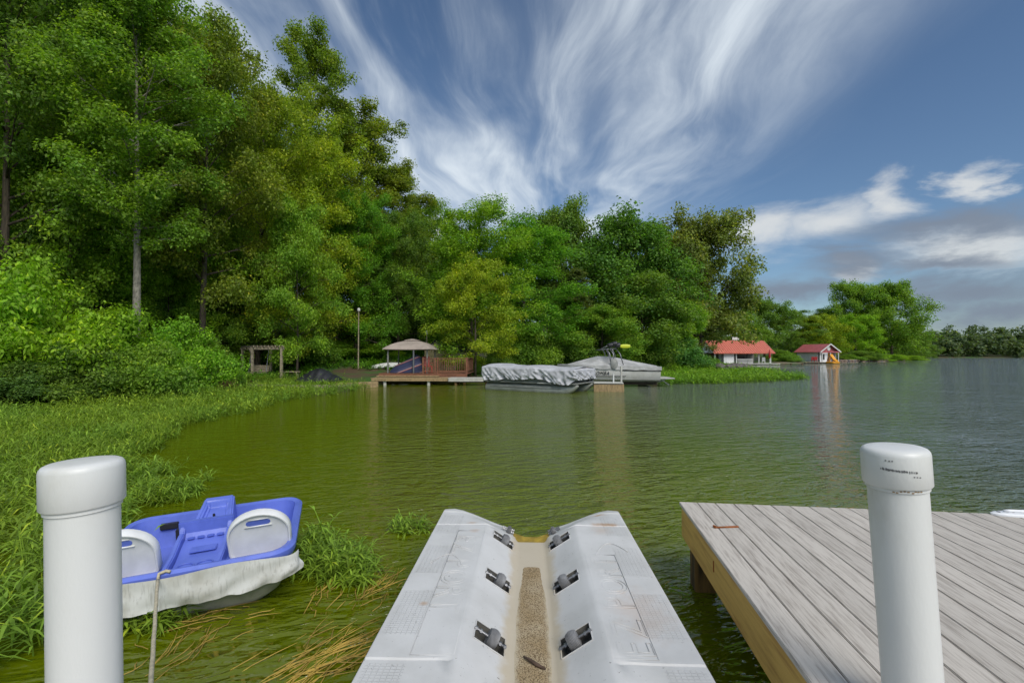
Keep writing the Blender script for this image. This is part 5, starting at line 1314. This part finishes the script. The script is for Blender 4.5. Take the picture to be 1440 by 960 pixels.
# ------------------------------------------------------------------ pergola with swing benches
FL, FR, BL, BR_ = ond(355, 500, 27.7), ond(396, 500, 27.5), ond(341, 500, 29.3), ond(381, 500, 29.1)
pz = 0.36
pg = thing('pergola', 'weathered timber pergola with hanging swing bench on the bank', 'pergola', (FL.x, FL.y, pz), 0)
L2 = lambda v, z=0.0: Vector((v.x - FL.x, v.y - FL.y, z))
PT = 1.80
for c_ in (FL, FR, BL, BR_):
    v = L2(c_); m = MB(); m.box((v.x, v.y, PT / 2 - 0.1), (0.12, 0.12, PT + 0.2)); m.build('post', WOODG, pg)
for a, b_ in ((FL, FR), (BL, BR_)):
    va, vb = L2(a, PT), L2(b_, PT); d_ = (vb - va).normalized() * 0.15; m = MB(); m.bar(va - d_, vb + d_, 0.06, 0.14); m.build('beam', WOODG, pg)
for k in range(9):
    f = k / 8; a = L2(FL, PT + 0.12).lerp(L2(FR, PT + 0.12), f); b_ = L2(BL, PT + 0.12).lerp(L2(BR_, PT + 0.12), f); e = (b_ - a).normalized() * 0.25
    m = MB(); m.bar(a - e, b_ + e, 0.045, 0.10); m.build('rafter', WOODG, pg)
def brace(a, b_): m = MB(); m.bar(a, b_, 0.07, 0.07); m.build('brace', WOODG, pg)
brace(L2(BL, PT - 0.5), L2(BL, PT) + (L2(FL) - L2(BL)) * 0.3); brace(L2(FL, PT - 0.5) + (L2(BL) - L2(FL)) * 0.0, L2(FL, PT) + (L2(BL) - L2(FL)) * 0.3)
def swing(a, b_, nm, label):
    a, b_ = Vector(a), Vector(b_); d_ = (b_ - a); n_ = Vector((-d_.y, d_.x, 0)).normalized()
    t_ = thing(nm, label, 'bench', (FL.x, FL.y, pz), 0)
    for k in range(4): m = MB(); o_ = n_ * (-0.05 - k * 0.11); m.bar(a + o_ + Vector((0, 0, .36)), b_ + o_ + Vector((0, 0, .36)), 0.095, 0.03); m.build('seat_slat', WOODG, t_)
    for k in range(4): m = MB(); o_ = n_ * (0.02 * k); m.bar(a + o_ + Vector((0, 0, .45 + k * .10)), b_ + o_ + Vector((0, 0, .45 + k * .10)), 0.03, 0.085); m.build('back_slat', WOODG, t_)
    for p_ in (a, b_):
        m = MB(); m.tube([p_ - n_ * 0.2 + Vector((0, 0, .38)), p_ + n_ * 0.0 + Vector((0, 0, PT))], 0.014, 6); m.build('chain', STEEL, t_)
swing(L2(FL).lerp(L2(BL), 0.5) + Vector((0.25, 0, 0)), L2(FR).lerp(L2(BR_), 0.5) + Vector((-0.45, 0, 0)), 'swing_bench', 'weathered slatted swing bench hanging in the pergola')
bch = thing('plank_bench', 'low plank bench between the pergola and the tree trunk', 'bench', ond(404, 528, 28.2), 0)
bch.location.z = 0.36
m = MB(); m.box((0.25, 0, 0.40), (0.95, 0.3, 0.05)); m.build('seat', WOODG, bch)
for x in (-0.12, 0.6): m = MB(); m.box((x, 0, 0.19), (0.06, 0.26, 0.38)); m.build('leg', WOODG, bch)
# timber bulkhead edging the bank
bk_ = thing('bulkhead', 'low weathered timber edging along the bank below the pergola', 'retaining wall', (0, 0, 0), 0)
bp = [onz(345, 540, 0.28), onz(420, 541.5, 0.28), onz(480, 541.5, 0.28), onz(500, 539, 0.28)]
for a, b_ in zip(bp[:-1], bp[1:]):
    for z in (0.06, 0.22): m = MB(); m.bar((a.x, a.y, z), (b_.x, b_.y, z), 0.14, 0.14); m.build('timber', WOODG, bk_)
bp = [onz(470, 537, 0.38), onz(531, 534.5, 0.38)]
for z in (0.08, 0.24): m = MB(); m.bar((bp[0].x, bp[0].y, z), (bp[1].x, bp[1].y, z), 0.15, 0.15); m.build('timber', WOODT, bk_)
# black tarpaulin over something low
tc_ = onz(446, 538, 0.3); m = MB(); NXT, NYT = 40, 20
for i in range(NXT + 1):
    for j in range(NYT + 1):
        u, v = -1 + 2 * i / NXT, -1 + 2 * j / NYT
        h = 0.66 * max(0, 1 - (abs(u + 0.12) * 1.05) ** 1.6) * max(0, 1 - abs(v) ** 2.2) * (1 if u < 0.1 else 0.55 + 0.45 * math.cos(min(1, (u - .1) / .4) * 1.57)) + 0.16 * math.exp(-((u - .6) / .3) ** 2) * (1 - v * v)
        h += 0.035 * math.sin(u * 19 + v * 7 + 2 * math.sin(v * 5)) * (0.3 + h) + 0.03
        m.v.append((u * 1.30, v * 0.75, h))
for i in range(NXT):
    for j in range(NYT): a = i * (NYT + 1) + j; m.f.append((a, a + NYT + 1, a + NYT + 2, a + 1))
o = m.build('tarpaulin', TARP, smooth=True); o.location = (tc_.x - 0.1, tc_.y + 0.9, 0.33); o.rotation_euler.z = R(-3)
tag(o, 'black tarpaulin heaped over something low at the water edge by the pergola', 'tarpaulin')

# ------------------------------------------------------------------ boathouse with red metal roof
BX0, BX1, BY0, BDp = 34.6, 44.4, 80.2, 6.6
bh = thing('boathouse', 'open white boathouse with long red metal roof at the water', 'boathouse', (BX0, BY0, 0), 0)
WX = BX1 - BX0; EV, RG = 2.0, 4.15
def slope_sheet(par, xa, xb, ya, za, yb, zb, m_, nm, th=0.06):
    a = MB(); a.add([(xa, ya, za), (xb, ya, za), (xb, yb, zb), (xa, yb, zb), (xa, ya, za - th), (xb, ya, za - th), (xb, yb, zb - th), (xa, yb, zb - th)], [(0, 1, 2, 3), (7, 6, 5, 4), (0, 4, 5, 1), (1, 5, 6, 2), (2, 6, 7, 3), (3, 7, 4, 0)])
    return a.build(nm, m_, par)
r1 = slope_sheet(bh, -0.3, WX + 0.3, -0.5, EV - 0.1, BDp / 2, RG, RROOF, 'roof_slope'); slope_sheet(bh, -0.3, WX + 0.3, BDp + 0.5, EV - 0.1, BDp / 2 + 0.001, RG, RROOF, 'roof_slope')
for k in range(27):
    x = -0.28 + k * (WX + 0.56) / 26; m = MB(); m.bar((x, -0.5, EV - 0.07), (x, BDp / 2, RG + 0.03), 0.09, 0.07); m.build('roof_seam', SEAM, r1)
for x in (0.0, WX - 0.12):
    m = MB(); m.prism([(-0.1, EV - 0.02), (BDp + 0.1, EV - 0.02), (BDp / 2, RG - 0.10)], 0.1, Matrix(((0, 0, 1, x), (1, 0, 0, 0), (0, 1, 0, 0), (0, 0, 0, 1)))); gb = m.build('gable', WWALL, bh)
m = MB(); m.box((-0.03, BDp / 2, 2.75), (0.05, 0.45, 0.6)); m.build('gable_vent', DARKW, gb)
m = MB(); m.box((WX / 2 + 0.2, BDp / 2, 0.12), (WX + 1.6, BDp + 1.4, 0.12)); m.build('deck', WOODP, bh)
m = MB(); m.box((2.55, 1.2, 1.05), (1.75, 2.0, 1.75)); m.build('wall', WWALL, bh)
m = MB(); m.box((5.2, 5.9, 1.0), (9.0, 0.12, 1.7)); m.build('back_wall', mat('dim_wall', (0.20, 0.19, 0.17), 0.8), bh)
for x in (0.1, 1.35, 3.75, 5.6, 7.6, 9.6):
    for y in (0.1, BDp - 0.1): m = MB(); m.box((x, y, 1.05), (0.14, 0.14, 1.75)); m.build('post', POSTW if x in (3.75,) else DARKW if x in (1.35, 5.6) else POSTW, bh)
for k in range(14): m = MB(); m.box((3.95 + k * 0.19, -0.05, 0.56), (0.07, 0.05, 0.62)); m.build('baluster', POSTW, bh)
m = MB(); m.box((5.2, -0.05, 0.90), (2.7, 0.08, 0.07)); m.box((5.2, -0.05, 0.26), (2.7, 0.06, 0.06)); m.build('rail', POSTW, bh)
m = MB(); m.box((5.6, 4.2, 1.0), (2.6, 1.2, 0.8)); m.build('covered_boat', BLK, bh)
m = MB(); m.box((WX / 2 + 0.3, BDp / 2 + 0.25, RG + 0.38), (1.2, 0.5, 0.5)); m.build('cupola', POSTW, bh)
for x in (0.5, 5, 9.6): m = MB(); m.box((x, -0.3, -0.9), (0.25, 0.25, 1.95)); m.build('pile', PILE, bh)
um = thing('patio_umbrella', 'closed red patio umbrella on the boathouse deck', 'umbrella', (BX1 - 0.7, BY0 - 0.55, 0.19), 0)
m = MB(); m.tube([(0, 0, 0), (0, 0, 2.5)], 0.03, 8); m.build('pole', POSTW, um)
m = MB(); m.lathe([(0.06, 0.85), (0.19, 1.0), (0.15, 1.7), (0.07, 2.3), (0.02, 2.42)], 12); m.build('folded_canopy', REDP, um, smooth=True)
m = MB(); m.lathe([(0.25, 0), (0.25, 0.06), (0.05, 0.10)], 12); m.build('base', POSTW, um)
chair((BX1 - 1.6, BY0 - 0.25, 0.185), R(160), POSTW, 'white chair beside the closed red umbrella on the boathouse deck')
jt = thing('jetty', 'low grey jetty reaching out past the end of the red-roofed boathouse', 'jetty', (BX1 + 0.6, BY0 - 0.4, 0), R(3))
for k in range(14): m = MB(); m.box((0.2 + k * 0.34, 0.9, 0.22), (0.31, 1.8, 0.06)); m.build('plank', WOODG, jt)
for x in (0.4, 2.6, 4.6): m = MB(); m.box((x, 0.2, -0.9), (0.2, 0.2, 2.1)); m.build('pile', PILE, jt)

# ------------------------------------------------------------------ small boathouse with gable
b2 = thing('boathouse', 'small white boathouse with pinkish red gabled roof on the point', 'boathouse', (60.5, 92.2, 0), R(-74))
# local x along the ridge towards the front gable (negative x is back), y across
GW2, LW = 4.3, 5.4; EV2, RG2 = 2.25, 3.75
m = MB(); m.box((-LW / 2, GW2 / 2, 0.12), (LW + 1.0, GW2 + 0.8, 0.14)); m.build('deck', WOODG, b2)
m = MB(); m.box((-LW / 2 - 0.2, 0.06, 1.22), (LW - 0.6, 0.12, 2.06)); m.build('wall', WWALL, b2)
m = MB(); m.box((-LW + 0.1, GW2 / 2, 1.22), (0.12, GW2 - 0.3, 2.06)); m.build('wall', WWALL, b2)
m = MB(); m.box((-0.2, 1.1, 1.22), (0.12, 2.0, 2.06)); m.build('wall', WWALL, b2)
m = MB(); m.box((-LW / 2, GW2 - 0.06, 1.22), (LW - 0.4, 0.12, 2.06)); m.build('wall', WWALL, b2)
m = MB(); m.box((-0.13, 0.85, 1.2), (0.04, 0.9, 1.2)); wv = m.build('window', POSTW, b2)
m = MB(); m.box((-0.10, 0.85, 1.2), (0.04, 0.75, 1.05)); m.build('pane', DARKW, wv)
for ya, yb in ((-0.45, GW2 / 2), (GW2 + 0.45, GW2 / 2 + 0.001)):
    a = MB(); a.add([(-LW - 0.3, ya, EV2 - 0.1), (0.5, ya, EV2 - 0.1), (0.5, yb, RG2), (-LW - 0.3, yb, RG2), (-LW - 0.3, ya, EV2 - 0.18), (0.5, ya, EV2 - 0.18), (0.5, yb, RG2 - 0.08), (-LW - 0.3, yb, RG2 - 0.08)], [(0, 1, 2, 3), (7, 6, 5, 4), (0, 4, 5, 1), (1, 5, 6, 2), (2, 6, 7, 3), (3, 7, 4, 0)]); a.build('roof_slope', PROOF, b2)
    m = MB(); m.bar((0.53, ya, EV2 - 0.12), (0.53, yb, RG2 - 0.03), 0.05, 0.22); m.build('barge_board', POSTW, b2)
m = MB(); m.prism([(0, EV2 - 0.05), (GW2, EV2 - 0.05), (GW2 / 2, RG2 - 0.12)], 0.1, Matrix(((0, 0, 1, -0.1), (1, 0, 0, 0), (0, 1, 0, 0), (0, 0, 0, 1)))); gb2 = m.build('gable', PROOF, b2)
m = MB(); m.lathe([(0.02, 0), (0.42, 0.01), (0.42, 0.06), (0.02, 0.07)], 20, Matrix.Translation((0.02, GW2 / 2, 2.85)) @ Matrix.Rotation(R(90), 4, 'Y')); m.build('gable_emblem', POSTW, gb2)
m = MB(); m.box((0.42, GW2 / 2, EV2 - 0.10), (0.10, GW2 + 0.7, 0.25)); m.build('fascia', PROOF, b2)
for y in (0.1, 2.2, GW2 - 0.1): m = MB(); m.box((0.35, y, 1.15), (0.14, 0.14, 2.0)); m.build('post', POSTW, b2)
for x, y in ((0.3, 0.2), (0.3, 4.0), (-5, 0.2)): m = MB(); m.box((x, y, -0.9), (0.25, 0.25, 1.9)); m.build('pile', PILE, b2)
for i, (px, lb) in enumerate(((1143, 'red garden chair on the small boathouse deck'), (1147, 'second red garden chair on the small boathouse deck'))):
    p = ond(px, 500, 91.6 - 0.4 * i); chair((p.x, p.y, 0.20), R(-40), REDP, lb, 'red chairs at the small boathouse')
dk2 = thing('deck', 'low timber deck in front of the small white boathouse', 'deck', (56.0, 89.6, 0), R(14))
for k in range(10): m = MB(); m.box((3.2, 0.15 + k * 0.30, 0.16), (6.6, 0.27, 0.07)); m.build('plank', WOODG, dk2)
for x in (0.3, 3.2, 6.2): m = MB(); m.box((x, 0.2, -0.9), (0.22, 0.22, 2.0)); m.build('pile', PILE, dk2)
# orange slide pedal boat
p = onz(1171, 511, 0); sl_ = thing('slide_pedal_boat', 'bright orange pedal boat with a water slide at the small boathouse', 'pedal boat', (p.x, p.y, 0), R(20))
m = MB(); m.loft([[(x * s_, y * s_, z) for x, y in rrect(0.95, 0.8, 0.3)] for s_, z in ((0.8, -0.1), (1, 0.1), (1, 0.3), (0.9, 0.36))]); m.build('hull', ORANGE, sl_, smooth='auto')
m = MB(); m.loft([[(-0.35, y, z), (0.35, y, z), (0.40, y, z + 0.22), (0.28, y, z + 0.08), (-0.28, y, z + 0.08), (-0.40, y, z + 0.22)] for y, z in ((-0.8, 0.38), (-0.45, 0.5), (0.0, 1.1), (0.3, 1.55), (0.45, 1.6))]); m.build('slide', ORANGE, sl_, smooth='auto')
m = MB()
for x in (-0.38, 0.38): m.bar((x, 0.45, 1.85), (x, 0.8, 0.3), 0.10); m.bar((x, 0.2, 1.4), (x * 1.5, 0.3, 0.3), 0.08)
for z in (0.6, 0.9, 1.2): m.bar((-0.38, 0.45 + (1.6 - z) * 0.22, z), (0.38, 0.45 + (1.6 - z) * 0.22, z), 0.07)
m.build('ladder', ORANGE, sl_)
# stones
def stone_obj(loc, s_, seed, m_, parent=None, nm='rock'):
    rd = random.Random(seed); bm = bmesh.new(); bmesh.ops.create_icosphere(bm, subdivisions=2, radius=1)
    for v in bm.verts:
        k_ = 1 + 0.28 * mnoise.noise(v.co * 1.3 + Vector((seed * 3.1, 0, 0))); v.co = Vector((v.co.x * k_ * s_[0], v.co.y * k_ * s_[1], v.co.z * k_ * s_[2]))
    me = bpy.data.meshes.new(nm); bm.to_mesh(me); bm.free(); me.materials.append(m_)
    o = bpy.data.objects.new(nm, me); link(o, parent); o.location = loc; o.rotation_euler.z = rd.uniform(0, 6); return o
rd = random.Random(21)
for k in range(20):
    f = k / 19; x = 20.5 + 5.6 * f + rd.uniform(-.3, .3); y = 46.0 + 5.5 * f - 0.35 + rd.uniform(-.5, .5); s_ = rd.uniform(0.28, 0.55)
    o = stone_obj((x, y, 0.14 + (0.45 if k % 3 == 0 else 0.0) * (1 - f * .5)), (s_ * 1.2, s_, s_ * 0.75), k, STONE)
    tag(o, 'grey rock in the heap on the headland tip before the red-roofed boathouse', 'rock', 'rocks heaped on the headland tip')
sw = thing('stone_wall', 'low brown stone retaining wall along the point beyond the orange slide', 'retaining wall', (0, 0, 0), 0)
wp = [(67.2, 97.6), (70, 98.4), (90, 111.8), (114, 134.8)]
for (xa, ya), (xb, yb) in zip(wp[:-1], wp[1:]):
    ln_ = math.hypot(xb - xa, yb - ya); n = int(ln_ / 0.95)
    for k in range(n):
        f = (k + .5) / n
        for z in (0.02, 0.36):
            s_ = rd.uniform(0.42, 0.56); stone_obj((xa + (xb - xa) * f + rd.uniform(-.1, .1), ya + (yb - ya) * f - 0.15 + rd.uniform(-.1, .1), z), (s_, s_ * .8, 0.24), k % 5, STONE2 if k % 3 else STONE, sw, 'stone')
# dead brown twigs at the foot of the pergola shrub
p = onz(318, 545, 0.3); rd = random.Random(12); m = MB()
for k in range(70):
    a = rd.uniform(0, 6.28); e = rd.uniform(0.2, 1.4); l_ = rd.uniform(0.3, 0.75)
    m.tube([(0.1 * math.cos(a), 0.1 * math.sin(a), 0), (l_ * .6 * math.cos(a) * math.cos(e), l_ * .6 * math.sin(a) * math.cos(e), l_ * .6 * math.sin(e)), (l_ * math.cos(a + .3) * math.cos(e), l_ * math.sin(a + .3) * math.cos(e), l_ * .9 * math.sin(e))], [0.012, 0.009, 0.004], 4, cap=False)
o = m.build('dead_bush', mat('dead_twig', (0.17, 0.08, 0.045), 0.9, 0.4, 9), fix=False); o.location = (p.x, p.y, 0.15)
tag(o, 'small dead brown bush where the shore shrubs meet the pergola', 'dead bush')
